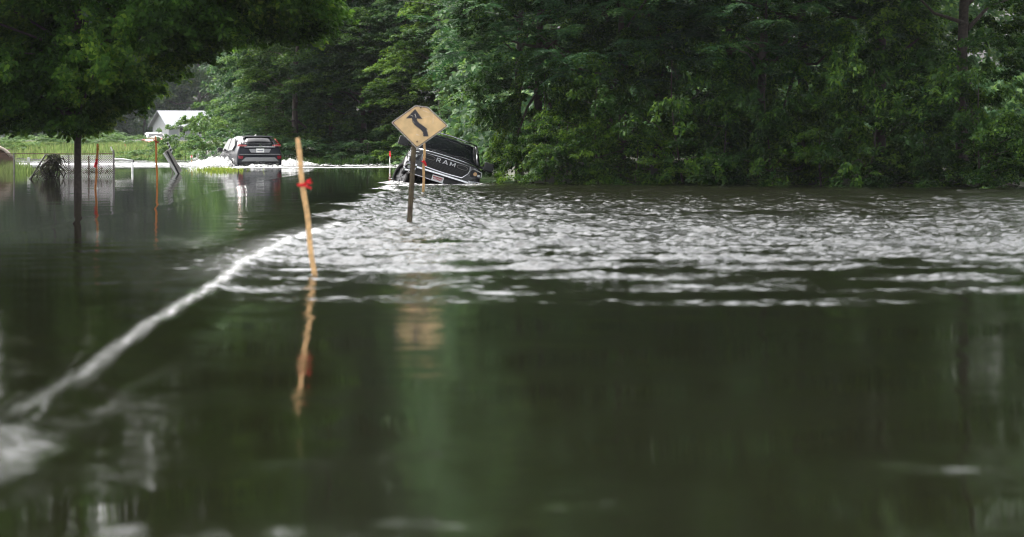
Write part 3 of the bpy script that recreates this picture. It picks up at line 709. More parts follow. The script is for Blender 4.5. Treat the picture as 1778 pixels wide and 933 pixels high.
for s in (-1, 1):
    MB().tube([(s*.90, 1.5, 1.36), (s*.84, 1.78, 1.60), (s*.75, 2.17, 1.91)], [.045, .04, .035], 8).build('windshield_pillar', M['black_paint'], trk, smooth=True)
    MB().plate([(s*.975, 1.85, 1.38), (s*.965, 2.75, 1.38), (s*.83, 2.75, 1.83), (s*.84, 2.25, 1.83)], (s, 0, .2), .012).build('front_side_window', M['glass'], trk)
    MB().plate([(s*.975, 2.83, 1.38), (s*.965, 3.6, 1.38), (s*.84, 3.5, 1.83), (s*.83, 2.83, 1.83)], (s, 0, .2), .012).build('rear_side_window', M['glass'], trk)
    mr = MB(); mr.box((s*1.20, 1.62, 1.42), (.13, .06, .12)); mr.build('mirror', M['black_plastic'], trk, bevel=.03)
    MB().tube([(s*.95, 1.72, 1.36), (s*1.16, 1.64, 1.38)], .035, 8).build('mirror_arm', M['black_plastic'], trk)
    # headlight: dark lamp with bright inserts and a chrome brow
    hl = MB().plate([(s*.70, .07, .88), (s*.99, .14, .90), (s*1.02, .3, 1.06), (s*.74, .09, 1.10), (s*.69, .07, 1.04)], (0, -1, 0), .035).build('headlight', M['black_plastic'], trk, bevel=.01)
    MB().tube([(s*.75, .03, 1.09), (s*.98, .10, 1.06), (s*1.0, .1, .93)], .016, 6).build('lamp_strip', M['clear_lens'], hl)
    MB().tube([(s*.82, .04, .975), (s*.82, .1, .975)], .05, 14).build('lamp_bulb', M['clear_lens'] if s < 0 else M['amber_lens'], hl)
    MB().box((s*.92, .08, .955), (.035, .03, .03)).build('lamp_bulb', M['clear_lens'], hl)
    # bumper corner with a chrome framed fog lamp recess
    fo = [(s*.70, .0, .76), (s*1.01, .08, .80), (s*1.04, .12, .60), (s*.98, .09, .52), (s*.72, .0, .55)]
    cx = sum(p[0] for p in fo)/5; cz = sum(p[2] for p in fo)/5
    fi = [(cx+(p[0]-cx)*.70, p[1], cz+(p[2]-cz)*.62) for p in fo]
    MB().plate(fi, (0, 1, 0), .04).build('fog_lamp_recess', M['black_plastic'], trk)
    MB().ring(fo, fi, (0, -1, 0), .03).build('bumper_corner', M['chrome'], trk, bevel=.008)
    MB().tube([(cx, .02, cz), (cx, .10, cz)], .05, 12).build('fog_lamp', M['clear_lens'], trk)
    # arches and wheels
    ar = MB(); ar.tube([(s*.98, .95+.52*math.cos(a), .45+.50*math.sin(a)) for a in [math.pi*i/12 for i in range(13)]], .06, 6); ar.build('wheel_arch', M['black_plastic'], trk, smooth=True)
    ar = MB(); ar.tube([(s*.98, 4.6+.52*math.cos(a), .45+.50*math.sin(a)) for a in [math.pi*i/12 for i in range(13)]], .06, 6); ar.build('wheel_arch', M['black_plastic'], trk, smooth=True)
    wheel(trk, (s*.90, .95, .41), .42, .29, R(28))
    wheel(trk, (s*.90, 4.6, .41), .42, .29)
# grille: dark mesh inside a chrome outline, two long ovals and the name between
go = [(-.80, 0, 1.12), (-.4, -.012, 1.135), (0, -.02, 1.14), (.4, -.012, 1.135), (.80, 0, 1.12), (.83, 0, 1.02), (.80, 0, .92), (.64, -.006, .76), (.3, -.015, .745), (0, -.018, .74), (-.3, -.015, .745), (-.64, -.006, .76), (-.80, 0, .92), (-.83, 0, 1.02)]
go = [(x*.80, y, z_) for x, y, z_ in go]
gi = [(x*.955, y, 1.0+(z_-1.0)*(.80 if abs(x) < .56 else .88)) for x, y, z_ in go]
gr = MB().plate([(x, y+.012, z_) for x, y, z_ in go], (0, 1, 0), .06).build('grille', M['grille_mesh'], trk)
ms = MB()
for i in range(6): ms.box((0, -.012, .79+.032*i), (.47+.025*i, .010, .006))
for i in range(-10, 11): ms.box((i*.05, -.010, .865), (.005, .008, .09))
ms.build('mesh_bars', M['black_plastic'], gr)
MB().ring(go, [((x*.978), y, 1.0+(z_-1.0)*(.90 if abs(x) < .56 else .95)) for x, y, z_ in go], (0, -1, 0), .03).build('grille_surround', M['chrome'], gr, bevel=.006)
for s in (-1, 1):
    MB().ring(oval(s*.445, 1.035, .145, .055, -.022), oval(s*.445, 1.035, .133, .044, -.022), (0, -1, 0), .018).build('grille_slot', M['galv'], gr)
lt = MB()
Rp = [[(0, 0), (.16, 0), (.16, 1), (0, 1)], [(.16, .82), (.62, .82), (.62, 1), (.16, 1)], [(.62, .50), (.78, .55), (.78, .95), (.62, 1)], [(.16, .38), (.62, .38), (.70, .52), (.62, .54), (.16, .54)], [(.36, .38), (.56, .38), (.86, 0), (.64, 0)]]
Ap = [[(0, 0), (.2, 0), (.58, 1), (.40, 1)], [(.42, 1), (.60, 1), (1.0, 0), (.8, 0)], [(.27, .2), (.73, .2), (.68, .36), (.32, .36)]]
Mp = [[(0, 0), (.16, 0), (.16, 1), (0, 1)], [(.84, 0), (1, 0), (1, 1), (.84, 1)], [(0.16, 1), (.0, 1), (.42, .2), (.58, .2)], [(.84, 1), (1, 1), (.58, .2), (.42, .2)]]
def wide(p, k): return [[(x*k, z_) for x, z_ in q] for q in p]
dy = 0
for p, ox in ((wide(Rp, 1.35), -.265), (wide(Ap, 1.45), -.095), (wide(Mp, 1.4), .105)):
    for i, q in enumerate(p): poly_text(lt, [q], ox, .985, .105, -.022-.0005*i, .016)
lt.build('lettering', M['letter_chrome'], gr)
# hood edge highlight, chrome bumper bar, lower bar, plate, wipers
MB().tube([(-.78, .06, 1.175), (-.4, .03, 1.20), (0, .02, 1.205), (.4, .03, 1.20), (.78, .06, 1.175)], .016, 6).build('hood_edge_highlight', M['chrome'], trk, smooth=True)  # bright strip in place of the highlight on the hood's leading edge
MB().plate([(-.36, .35, 1.27), (.36, .35, 1.27), (.42, 1.35, 1.345), (-.42, 1.35, 1.345)], (0, -.07, 1), .028).build('hood_bulge', M['black_paint'], trk, bevel=.02)
MB().loft([[(x, y-.02, .655), (x, y-.07, .665), (x, y-.07, .715), (x, y-.01, .735)] for x, y in ((-.98, .06), (-.7, 0), (-.3, -.02), (.3, -.02), (.7, 0), (.98, .06))]).build('bumper_bar', M['chrome'], trk, bevel=.006)
MB().box((0, .06, .57), (.70, .05, .09)).build('bumper', M['black_plastic'], trk, bevel=.02)
MB().tube([(-.72, .0, .49), (0, -.02, .475), (.72, .0, .49)], .014, 6).build('lower_trim', M['chrome'], trk)
lp = MB().box((-.09, -.04, .555), (.155, .008, .078)).build('licence_plate', M['plate_white'], trk)
pm = MB(); pm.box((-.09, -.05, .585), (.13, .003, .014))
for i in range(7): pm.box((-.19+i*.033, -.05, .540), (.010, .003, .022))
pm.build('plate_print', M['plate_red'], lp)
for x0 in (-.5, .15):
    MB().tube([(x0, 1.47, 1.40), (x0+.25, 1.50, 1.45), (x0+.5, 1.5, 1.44)], .008, 5).build('wiper', M['black_plastic'], trk)
bd = MB(); bd.box((0, 4.8, 1.30), (.86, .95, .03)); bd.build('bed_cover', M['black_plastic'], trk)

# ------------------------------------------------------------------ the SUV driving away
suv = empty('suv', (0, 0, 0), 'dark navy SUV driving away through the flood, throwing up white spray', 'SUV')
suv.location = (-3.30, 100.0, -.48); suv.rotation_euler = (0, 0, R(14))
def ss(y, W, Wr, zb, T):
    return ring_half([(0, zb), (W*.8, zb), (W*.97, zb+.09), (W, min(.72, T-.25)), (W*.985, min(1.06, T-.14)), (Wr, T-.06), (Wr*.8, T), (0, T+.015)], y)
sb = MB().loft([ss(.0, .78, .72, .55, .93), ss(.03, .86, .80, .46, .97), ss(.10, .895, .80, .40, 1.16), ss(.17, .90, .77, .38, 1.33), ss(.24, .90, .74, .38, 1.42), ss(.50, .905, .66, .36, 1.60), ss(.68, .905, .635, .36, 1.655),
                ss(1.2, .905, .63, .34, 1.68), ss(2.0, .905, .63, .34, 1.685), ss(2.55, .905, .64, .34, 1.62), ss(2.95, .905, .70, .34, 1.38), ss(3.22, .905, .78, .34, 1.15), ss(3.5, .90, .78, .34, 1.08), ss(4.15, .86, .72, .38, .98), ss(4.38, .76, .62, .45, .82)])
sb.build('body', M['suv_paint'], suv, smooth=True, sub=2)
ru = quad_panel([(-.56, .205, 1.415), (.56, .205, 1.415), (.47, .56, 1.640), (-.47, .56, 1.640)], (0, -.55, .8), 0, 10, .035)
o_ = ru.build('rear_window', M['glass'], suv, smooth=True); q_ = o_.modifiers.new('solid', 'SOLIDIFY'); q_.thickness = .03; q_.offset = 0
lw = quad_panel([(-.60, .135, 1.285), (.60, .135, 1.285), (.565, .185, 1.395), (-.565, .185, 1.395)], (0, -.9, .4), 0, 8, .02)
o_ = lw.build('lower_rear_window', M['clear_lens'] if False else M['glass'], suv, smooth=True); q_ = o_.modifiers.new('solid', 'SOLIDIFY'); q_.thickness = .02; q_.offset = 0
MB().loft([[(x, .42+.05*abs(x), 1.655-.05*x*x), (x, .58, 1.69-.05*x*x), (x, .70, 1.69-.05*x*x), (x, .52, 1.64-.05*x*x)] for x in (-.60, -.3, 0, .3, .60)]).build('roof_spoiler', M['suv_paint'], suv, bevel=.01)
MB().loft([[(-.02, .75, 1.69), (.02, .75, 1.69), (.005, .72, 1.75), (-.005, .72, 1.75)], [(-.03, .9, 1.69), (.03, .9, 1.69), (.01, .8, 1.73), (-.01, .8, 1.73)]]).build('antenna_fin', M['white_paint'], suv)
MB().tube([(0, .10, 1.39), (-.18, .10, 1.40), (-.42, .12, 1.395)], .013, 6).build('wiper', M['black_plastic'], suv)
for s in (-1, 1):
    tl = MB().loft([[(s*.78, .17, 1.31), (s*.845, .24, 1.31), (s*.84, .30, 1.36), (s*.75, .17, 1.37)], [(s*.735, .20, 1.40), (s*.81, .30, 1.40), (s*.79, .36, 1.44), (s*.70, .24, 1.46)], [(s*.69, .32, 1.52), (s*.735, .42, 1.53), (s*.70, .50, 1.59), (s*.655, .44, 1.60)]]).build('tail_light', M['red_lens'], suv, bevel=.008)
    MB().plate([(s*.50, .10, 1.300), (s*.84, .17, 1.300), (s*.85, .20, 1.350), (s*.70, .12, 1.345), (s*.52, .10, 1.325)], (0, -1, 0), .03).build('light_bar', M['red_lens'], tl)
    MB().plate([(s*.55, .055, 1.275), (s*.86, .15, 1.275), (s*.86, .15, 1.300), (s*.55, .055, 1.300)], (0, -1, 0), .02).build('reverse_lamp', M['pink_lens'], tl)
    MB().plate([(s*.70, -.005, .77), (s*.84, .03, .80), (s*.85, .05, .91), (s*.66, .0, .91)], (0, -1, 0), .03).build('rear_reflector', M['dark_red_lens'], suv, bevel=.01)
    MB().box((s*1.02, 2.75, 1.13), (.10, .06, .075)).build('mirror', M['black_plastic'], suv, bevel=.02)
    for nm, pts in (('rear_side_window', [(s*.885, .95, 1.13), (s*.892, 1.75, 1.10), (s*.735, 1.72, 1.57), (s*.72, 1.15, 1.56), (s*.80, .85, 1.30)]), ('front_side_window', [(s*.892, 1.83, 1.10), (s*.892, 2.85, 1.08), (s*.80, 2.70, 1.33), (s*.735, 2.35, 1.55), (s*.735, 1.80, 1.57)])):
        MB().plate(pts, (s, 0, .3), .02).build(nm, M['glass'], suv)
    MB().tube([(s*.91, .85, 1.12), (s*.915, 1.8, 1.09), (s*.915, 2.9, 1.06)], .012, 5).build('window_trim', M['chrome'], suv)
    for yy in (.92, 3.5):
        MB().tube([(s*.885, yy+.40*math.cos(a), .36+.42*math.sin(a)) for a in [math.pi*i/12 for i in range(13)]], .045, 6).build('wheel_arch', M['black_plastic'], suv, smooth=True)
        wheel(suv, (s*.83, yy, .35), .36, .22)
    MB().box((s*.925, 1.55, .95), (.012, .10, .016)).build('door_handle', M['chrome'], suv)
    MB().box((s*.925, 2.55, .93), (.012, .10, .016)).build('door_handle', M['chrome'], suv)
MB().loft([[(x, .025+.06*x*x, 1.225), (x, .005+.06*x*x, 1.235), (x, .005+.06*x*x, 1.262), (x, .04+.06*x*x, 1.27)] for x in (-.60, -.3, 0, .3, .60)]).build('tailgate_strip', M['silver'], suv)
MB().plate([(-.36, .0, 1.03), (.36, .0, 1.03), (.44, .035, 1.17), (-.44, .035, 1.17)], (0, -1, 0), .02).build('plate_recess', M['silver'], suv, bevel=.01)
lp = MB().box((0, -.035, 1.11), (.155, .008, .075)).build('licence_plate', M['plate_white'], suv)
pm = MB()
for i in range(7): pm.box((-.10+i*.033, -.046, 1.11), (.010, .003, .022))
pm.build('plate_print', M['plate_ink'], lp)
em = MB()
for a in (90, 210, 330):
    d0 = Vector((math.cos(R(a)), 0, math.sin(R(a)))); e0 = Vector((-d0.z, 0, d0.x)); c0 = Vector((0, .0, 1.315))
    em.plate([c0, c0+d0*.033+e0*.019, c0+d0*.066, c0+d0*.033-e0*.019], (0, -1, 0), .02)
em.build('emblem', M['chrome'], suv)
tcv = bpy.data.curves.new('lettering', 'FONT'); tcv.body = 'ECLIPSE CROSS'; tcv.size = .062; tcv.align_x = 'CENTER'; tcv.extrude = .004; tcv.space_character = 1.25
to = bpy.data.objects.new('tmp', tcv); COL.objects.link(to)
bpy.context.view_layer.update()
tm_ = bpy.data.meshes.new_from_object(to.evaluated_get(bpy.context.evaluated_depsgraph_get())); bpy.data.objects.remove(to)
tm_.transform(Matrix.Translation((0, -.006, 1.192)) @ Matrix.Rotation(R(90), 4, 'X')); tm_.materials.clear()
link_mesh('lettering', tm_, M['chrome'], suv)
MB().plate([(-.74, -.02, .69), (.74, -.02, .69), (.58, -.02, .845), (-.58, -.02, .845)], (0, -1, 0), .03).build('skid_plate', M['silver'], suv, bevel=.02)
MB().box((0, .03, .60), (.72, .05, .07)).build('rear_valance', M['black_plastic'], suv, bevel=.02)
MB().box((0, -.012, .965), (.80, .016, .012)).build('bumper_crease', M['silver'], suv)

# ------------------------------------------------------------------ spray and wake foam
r = np.random.RandomState(44)
fmat, t, b, o = nt('spray_foam')
b.inputs['Base Color'].default_value = (.66, .66, .65, 1); b.inputs['Roughness'].default_value = .45
tr_ = N(t, 'BsdfTranslucent'); tr_.inputs['Color'].default_value = (.8, .82, .82, 1); mx = N(t, 'MixShader'); mx.inputs[0].default_value = .35
t.links.new(b.outputs[0], mx.inputs[1]); t.links.new(tr_.outputs[0], mx.inputs[2])
tcs = N(t, 'TexCoord'); nzs = N(t, 'TexNoise'); nzs.inputs['Scale'].default_value = 11; nzs.inputs['Detail'].default_value = 5; t.links.new(tcs.outputs['Object'], nzs.inputs['Vector'])
mrs = N(t, 'MapRange'); mrs.inputs[1].default_value = .44; mrs.inputs[2].default_value = .56; t.links.new(nzs.outputs['Fac'], mrs.inputs[0])
tp_ = N(t, 'BsdfTransparent'); m2_ = N(t, 'MixShader'); t.links.new(mrs.outputs[0], m2_.inputs[0]); t.links.new(tp_.outputs[0], m2_.inputs[1]); t.links.new(mx.outputs[0], m2_.inputs[2]); t.links.new(m2_.outputs[0], o.inputs['Surface'])
def spray(name, blobs, label, step=.045):
    vs = []; fs = []; bb = 0
    for (cx, cy, ax, ay, h) in blobs:
        nx = int(2*ax/step); ny = max(8, int(2*ay/step))
        xx, yy = np.meshgrid(np.linspace(-1, 1, nx), np.linspace(-1, 1, ny))
        q = np.clip(1-xx**2-yy**2, 0, 1)**.6
        gxx = cx+xx*ax; gyy = cy+yy*ay
        nzz = .5+.5*np.abs(waves(gxx, gyy, 14, .12, .7, 5.0, int(abs(cx*97+cy*13)) % 9999))*1.2+.2*waves(gxx*1.0, gyy, 10, .05, .16, 10, 7)
        zz = h*q*np.clip(nzz, .15, 1.35)-.05*(q < .02)-.01
        id_ = np.arange(nx*ny).reshape(ny, nx)
        jit = r.normal(size=(2, ny, nx))*.02*q
        vs.append(np.stack([gxx+jit[0], gyy+jit[1], zz], -1).reshape(-1, 3)); fs.append(np.stack([id_[:-1, :-1], id_[:-1, 1:], id_[1:, 1:], id_[1:, :-1]], -1).reshape(-1, 4)+bb); bb += nx*ny
        # flying drops above the blob (small diamonds of water)
        nd = int(260*ax*max(h, .08)/.25)
        px = cx+r.normal(size=nd)*ax*.55; py = cy+r.normal(size=nd)*ay*.5; pz = h*np.clip(1-((px-cx)/ax)**2, .1, 1)*(.45+.85*r.rand(nd)**1.3)
        sz = .008+.022*r.rand(nd)**3
        c = np.stack([px, py, pz], 1)
        o6 = np.array([(1, 0, 0), (-1, 0, 0), (0, 1, 0), (0, -1, 0), (0, 0, 1), (0, 0, -1)], float)
        dv = (c[:, None, :]+o6[None]*sz[:, None, None]).reshape(-1, 3)
        tri = np.array([(0, 2, 4, 4), (2, 1, 4, 4), (1, 3, 4, 4), (3, 0, 4, 4), (2, 0, 5, 5), (1, 2, 5, 5), (3, 1, 5, 5), (0, 3, 5, 5)])
        # write triangles as two-triangle quads around the ring to keep one face size
        qd = np.array([(4, 0, 5, 2), (4, 2, 5, 1), (4, 1, 5, 3), (4, 3, 5, 0)])
        fs.append((np.arange(nd)[:, None, None]*6+qd[None]).reshape(-1, 4)+bb); vs.append(dv); bb += nd*6
    me = np_mesh(name, np.concatenate(vs), np.concatenate(fs), True); me.materials.append(fmat)
    return tag(link_mesh(name, me, None), label, 'spray', kind='stuff')
spray('spray', [(-4.95, 101.2, .85, .8, .50), (-5.7, 102.2, .6, .9, .36), (-4.45, 100.7, .45, .5, .28), (-5.0, 103.6, .9, 1., .5), (-2.15, 101.6, .55, .9, .36), (-1.85, 102.6, .6, .8, .3), (-1.5, 103, .5, .5, .2),
                (-3.3, 99.4, .5, .35, .16), (-2.75, 99.5, .5, .3, .12), (-3.9, 99.3, .4, .3, .09)], 'white spray thrown up on both sides of the dark SUV')
wk_ = [(-1.2+i*.42, 102.3+.06*i+.25*math.sin(i*2.1), .42, .5, .05+.05*abs(math.sin(i*1.7))) for i in range(9)]
spray('wake_foam', wk_, 'low line of white wake foam between the SUV and the tilted pickup', .06)

# ------------------------------------------------------------------ yellow curve sign on its leaning post
sg = empty('road_sign', G(711, 381), 'weathered yellow diamond sign with black curved arrow on a rusty leaning post', 'road sign')
D0 = 37.24; SC = 4500/D0
def spx(zx, zy):                # traced sign outline -> metres about the foot of the post
    u = 600+zx/5.183; v = 160+zy/5.183
    return ((u-711)/SC, (381-v)/SC/math.cos(R(14)))
tilt = Matrix.Rotation(R(-14), 4, 'X')
sg.matrix_world = Matrix.Translation(G(711, 381)) @ tilt
def sp(pts, y): return [Vector((spx(*p)[0], y, spx(*p)[1])) for p in pts]
def rnd_poly(pts, k=.06):
    out = []; n_ = len(pts)
    for i in range(n_):
        a, b_, c = (np.array(pts[(i+j) % n_], float) for j in (-1, 0, 1))
        da = (a-b_)/np.linalg.norm(a-b_); dc = (c-b_)/np.linalg.norm(c-b_); rr2 = k
        for t_ in (0, .33, .67, 1):
            p0 = b_+da*rr2; p1 = b_+dc*rr2
            out.append(tuple((1-t_)**2*p0+2*t_*(1-t_)*b_+t_**2*p1))
    return out
outl = rnd_poly([(414, 281), (633, 126), (748, 139), (934, 312), (645, 517)], 16)
ctr = np.array([672, 300.])
def shrink(pts, k): return [tuple(ctr+(np.array(p)-ctr)*k) for p in pts]
MB().plate(sp(outl, -.05), (0, 1, 0), .004).build('sign_back', M['sign_edge'], sg)
pn = MB().plate(sp(shrink(outl, .975), -.054), (0, 1, 0), .003).build('sign_panel', M['sign_yellow'], sg)
MB().ring(sp(shrink(outl, .965), -.0565), sp(shrink(outl, .932), -.0565), (0, 1, 0), .002).build('sign_border', M['sign_black'], pn)
arrow_head = [(633, 160), (697, 250), (650, 247), (600, 243), (548, 245)]
sh_l = [(602, 243), (605, 275), (628, 307), (680, 347), (702, 372), (703, 408)]; sh_r = [(648, 247), (649, 262), (664, 282), (704, 311), (738, 338), (751, 408)]
am = MB(); am.plate(sp(arrow_head, -.0575), (0, 1, 0), .003)
for i in range(5): am.plate(sp([sh_l[i], sh_r[i], sh_r[i+1], sh_l[i+1]], -.0572), (0, 1, 0), .0027)
am.build('arrow', M['sign_black'], pn)
sm2 = MB()
rng = random.Random(4)
for (x0, y0, x1, y1, w_) in [(700, 170, 760, 195, 3), (760, 150, 800, 205, 3.5), (800, 205, 790, 300, 2.2), (690, 240, 770, 225, 2), (630, 205, 640, 240, 5), (590, 215, 612, 225, 4), (640, 390, 668, 400, 5), (610, 270, 628, 290, 2.5), (735, 345, 742, 370, 2.5)]:
    dx, dy2 = x1-x0, y1-y0; L_ = math.hypot(dx, dy2); nx_, ny_ = -dy2/L_*w_*.5, dx/L_*w_*.5
    sm2.plate(sp([(x0+nx_, y0+ny_), (x0-nx_, y0-ny_), (x1-nx_*.4, y1-ny_*.4), (x1+nx_*.4, y1+ny_*.4)], -.0595), (0, 1, 0), .001)
sm2.build('scuff', M['scratch'], pn)
for q in ((683, 148), (648, 455)):
    p = spx(*q); MB().tube([(p[0], -.066, p[1]), (p[0], -.05, p[1])], .011, 8).build('bolt', M['rust'], sg)
pa = spx(638, 480); 
p0 = Vector((0, 0, -.5)); p0.x = -.03; p1 = Vector((pa[0], 0, pa[1]+.45)); ax = (p1-p0).normalized(); rx = Vector((1, 0, 0))
uch = MB()
cs_ = [(-.037, .0), (-.037, -.008), (-.018, -.008), (-.015, -.040), (.015, -.040), (.018, -.008), (.037, -.008), (.037, 0), (.022, 0), (.019, -.032), (-.019, -.032), (-.022, 0)]
secs_ = []
for i in range(13):
    c = p0.lerp(p1, i/12); secs_.append([c+Vector((a, b_+.0, 0)) for a, b_ in cs_])
uch.loft(secs_).build('post', M['rust_post'], sg)
hb = MB()
for i in range(22):
    c = p0.lerp(p1, .2+.75*i/22); hb.tube([c+Vector((0, -.042, 0)), c+Vector((0, -.038, 0))], .006, 6)
hb.build('post_holes', M['black_plastic'], sg)

# ------------------------------------------------------------------ survey stakes with flagging tape
def stake(name, base, top, w, mat, label, ribbons, group='wooden survey stakes in the flood', cat='stake', depth=.35, tk=.5):
    base = Vector(base); top = Vector(top); e = empty(name, base, label, cat, group)
    ax = (top-base); L_ = ax.length; ax.normalize(); e1 = Vector((1, 0, 0)); e1 = (e1-ax*e1.dot(ax)).normalized(); e2 = ax.cross(e1)
    secs = []
    for i in range(15):
        t_ = -depth+(L_+depth)*i/14; c = ax*t_+e1*.006*math.sin(i*1.1+base.x)+e2*.004*math.cos(i*.9)
        ww = w*(.5 if i < 14 else .42); secs.append([c+e1*ww+e2*w*tk*.5, c-e1*ww+e2*w*tk*.5, c-e1*ww-e2*w*tk*.5, c+e1*ww-e2*w*tk*.5])
    MB().loft(secs).build('stake_shaft', mat, e, bevel=.003)
    for (h, kind_, rm) in ribbons:
        c = ax*h; mb = MB(); s_ = w*.62
        mb.loft([[c+ax*q+e1*s_+e2*s_*.8, c+ax*q-e1*s_+e2*s_*.8, c+ax*q-e1*s_-e2*s_*.8, c+ax*q+e1*s_-e2*s_*.8] for q in (-.014, .0, .014)])
        def strip(p, q, wd, k=5, sag=.0):
            p = Vector(p); q = Vector(q); n_ = (q-p).normalized(); sd = n_.cross(Vector((0, 1, 0))).normalized()*wd
            L2 = []
            for i in range(k+1):
                m2 = p.lerp(q, i/k)+Vector((0, .012*math.sin(i*1.9), -sag*math.sin(math.pi*i/k))); sdw = sd*(.8+.35*math.sin(i*2.3+1))
                L2.append([m2+sdw+Vector((0, .002, 0)), m2-sdw+Vector((0, .002, 0)), m2-sdw-Vector((0, .002, 0)), m2+sdw-Vector((0, .002, 0))])
            mb.loft(L2)
        f_ = c-e2*s_ if e2.y > 0 else c+e2*s_
        if kind_ == 'bow':
            strip(f_+e1*.01, f_+e1*.075+ax*.045, .015); strip(f_+e1*.01, f_+e1*.07-ax*.045, .013); strip(f_-e1*.01, f_-e1*.055+ax*.005, .016); strip(f_+e1*.02+ax*.01, f_+e1*.085+ax*.01, .012)
        elif kind_ == 'tail':
            strip(f_+ax*.09, f_-e1*.03-ax*.10, .035, 6); strip(f_+ax*.05, f_-e1*.045-ax*.07, .025)
        elif kind_ == 'cross':
            strip(f_-e1*.06+ax*.05, f_+e1*.085-ax*.055, .013); strip(f_+e1*.0, f_+e1*.09-ax*.02, .012)
        elif kind_ == 'knot':
            strip(f_-e1*.02+ax*.03, f_+e1*.045-ax*.05, .028); strip(f_, f_-e1*.06+ax*.02, .012); strip(f_+ax*.02, f_+e1*.05-ax*.085, .022)
        elif kind_ == 'drop':
            strip(f_+ax*.05+e1*.02, f_+e1*.035-ax*.06, .018)
        elif kind_ == 'cap':
            strip(f_+ax*.09, f_-ax*.10, .036, 6); strip(f_+ax*.0+e1*.01, f_+e1*.03-ax*.15, .02)
        mb.build('ribbon', rm, e)
    return e
b0 = G(544.5, 467); t0 = P(515.8, 240, b0.y+.35)
stake('survey_stake', b0, t0, .046, M['stake_wood'], 'nearest bare wooden stake, leaning, with a red ribbon bow tied partway up', [(.785, 'bow', M['ribbon'])])
b0 = G(735, 332); t0 = P(737, 245, b0.y)
stake('survey_stake', b0, t0, .052, M['stake_wood'], 'thin tan stake with red ribbon just behind the yellow sign', [(.63, 'knot', M['ribbon'])])
b0 = G(166, 328); t0 = P(169.5, 250, b0.y)
stake('survey_stake', b0, t0, .046, M['orange_stake'], 'orange stake with a long hanging red ribbon beside the oak trunk', [(.58, 'tail', M['ribbon']), (.92, 'drop', M['yellow_ribbon'])])
b0 = G(273, 321); t0 = P(270.3, 237, b0.y)
stake('survey_stake', b0, t0, .048, M['orange_stake'], 'orange stake with a dark crossed ribbon left of the leaning striped barricade', [(1.06, 'cross', M['dark_ribbon'])])
b0 = G(677, 290.5); t0 = P(677, 263, b0.y)
stake('marker_post', b0, t0, .034, M['white_paint'], 'thin white marker post with red top at the far water line', [(.52, 'cap', M['ribbon'])], None, 'marker post')
g0 = P(333, 283, 113); stake('flag_stake', (g0.x, 113, gz(g0.x, 113)), P(333, 265, 113), .03, M['stake_wood'], 'small red flag on a thin stick in the grass right of the barricade', [(.36 if False else (HC-(266-236)*113/F)-gz(g0.x, 113)-.1, 'cap', M['ribbon'])], None, 'flag')

# ------------------------------------------------------------------ leaning striped barricade
ba = G(299, 302); be = empty('barricade', (ba.x, ba.y, 0), 'toppled grey barricade board with black and white stripes leaning out of the water', 'barricade')
def bp_(u, v, dy=0): p = P(u, v, ba.y+dy); return Vector((p.x-ba.x, dy, p.z))
MB().plate([bp_(285, 264), bp_(293, 259), bp_(316, 296), bp_(311, 303, 0)], (0, 1, 0), .03).build('board', M['barr_grey'], be, bevel=.004)
MB().plate([bp_(283, 267, .05), bp_(288, 263, .05), bp_(313, 305, .05), bp_(307, 306, .05)], (0, 1, 0), .03).build('board', M['white_paint'], be, bevel=.004)
MB().plate([bp_(289, 264, -.02), bp_(291.5, 262.5, -.02), bp_(312, 302, -.02), bp_(309.5, 304, -.02)], (0, 1, 0), .02).build('board_edge', M['black_plastic'], be)
up_ = MB().plate([bp_(289, 248, -.01), bp_(292, 246, -.01), bp_(300, 262, -.01), bp_(297, 266, -.01)], (0, 1, 0), .03).build('striped_board', M['white_paint'], be, bevel=.003)
for k in range(3):
    a0 = k*5.6
    MB().plate([bp_(289+a0*.5, 249+a0, -.016), bp_(292+a0*.48, 247+a0*.95, -.016), bp_(293.2+a0*.48, 249.6+a0*.95, -.016), bp_(290.8+a0*.5, 252.6+a0, -.016)], (0, -1, 0), .004).build('stripe', M['sign_black'], up_)
MB().tube([bp_(293, 262, .02), bp_(311, 304, .02), bp_(316, 316, .02)], .018, 6).build('leg', M['galv'], be)
MB().tube([bp_(289, 268, .10), bp_(302, 306, .20), bp_(304, 314, .24)], .018, 6).build('leg', M['galv'], be)

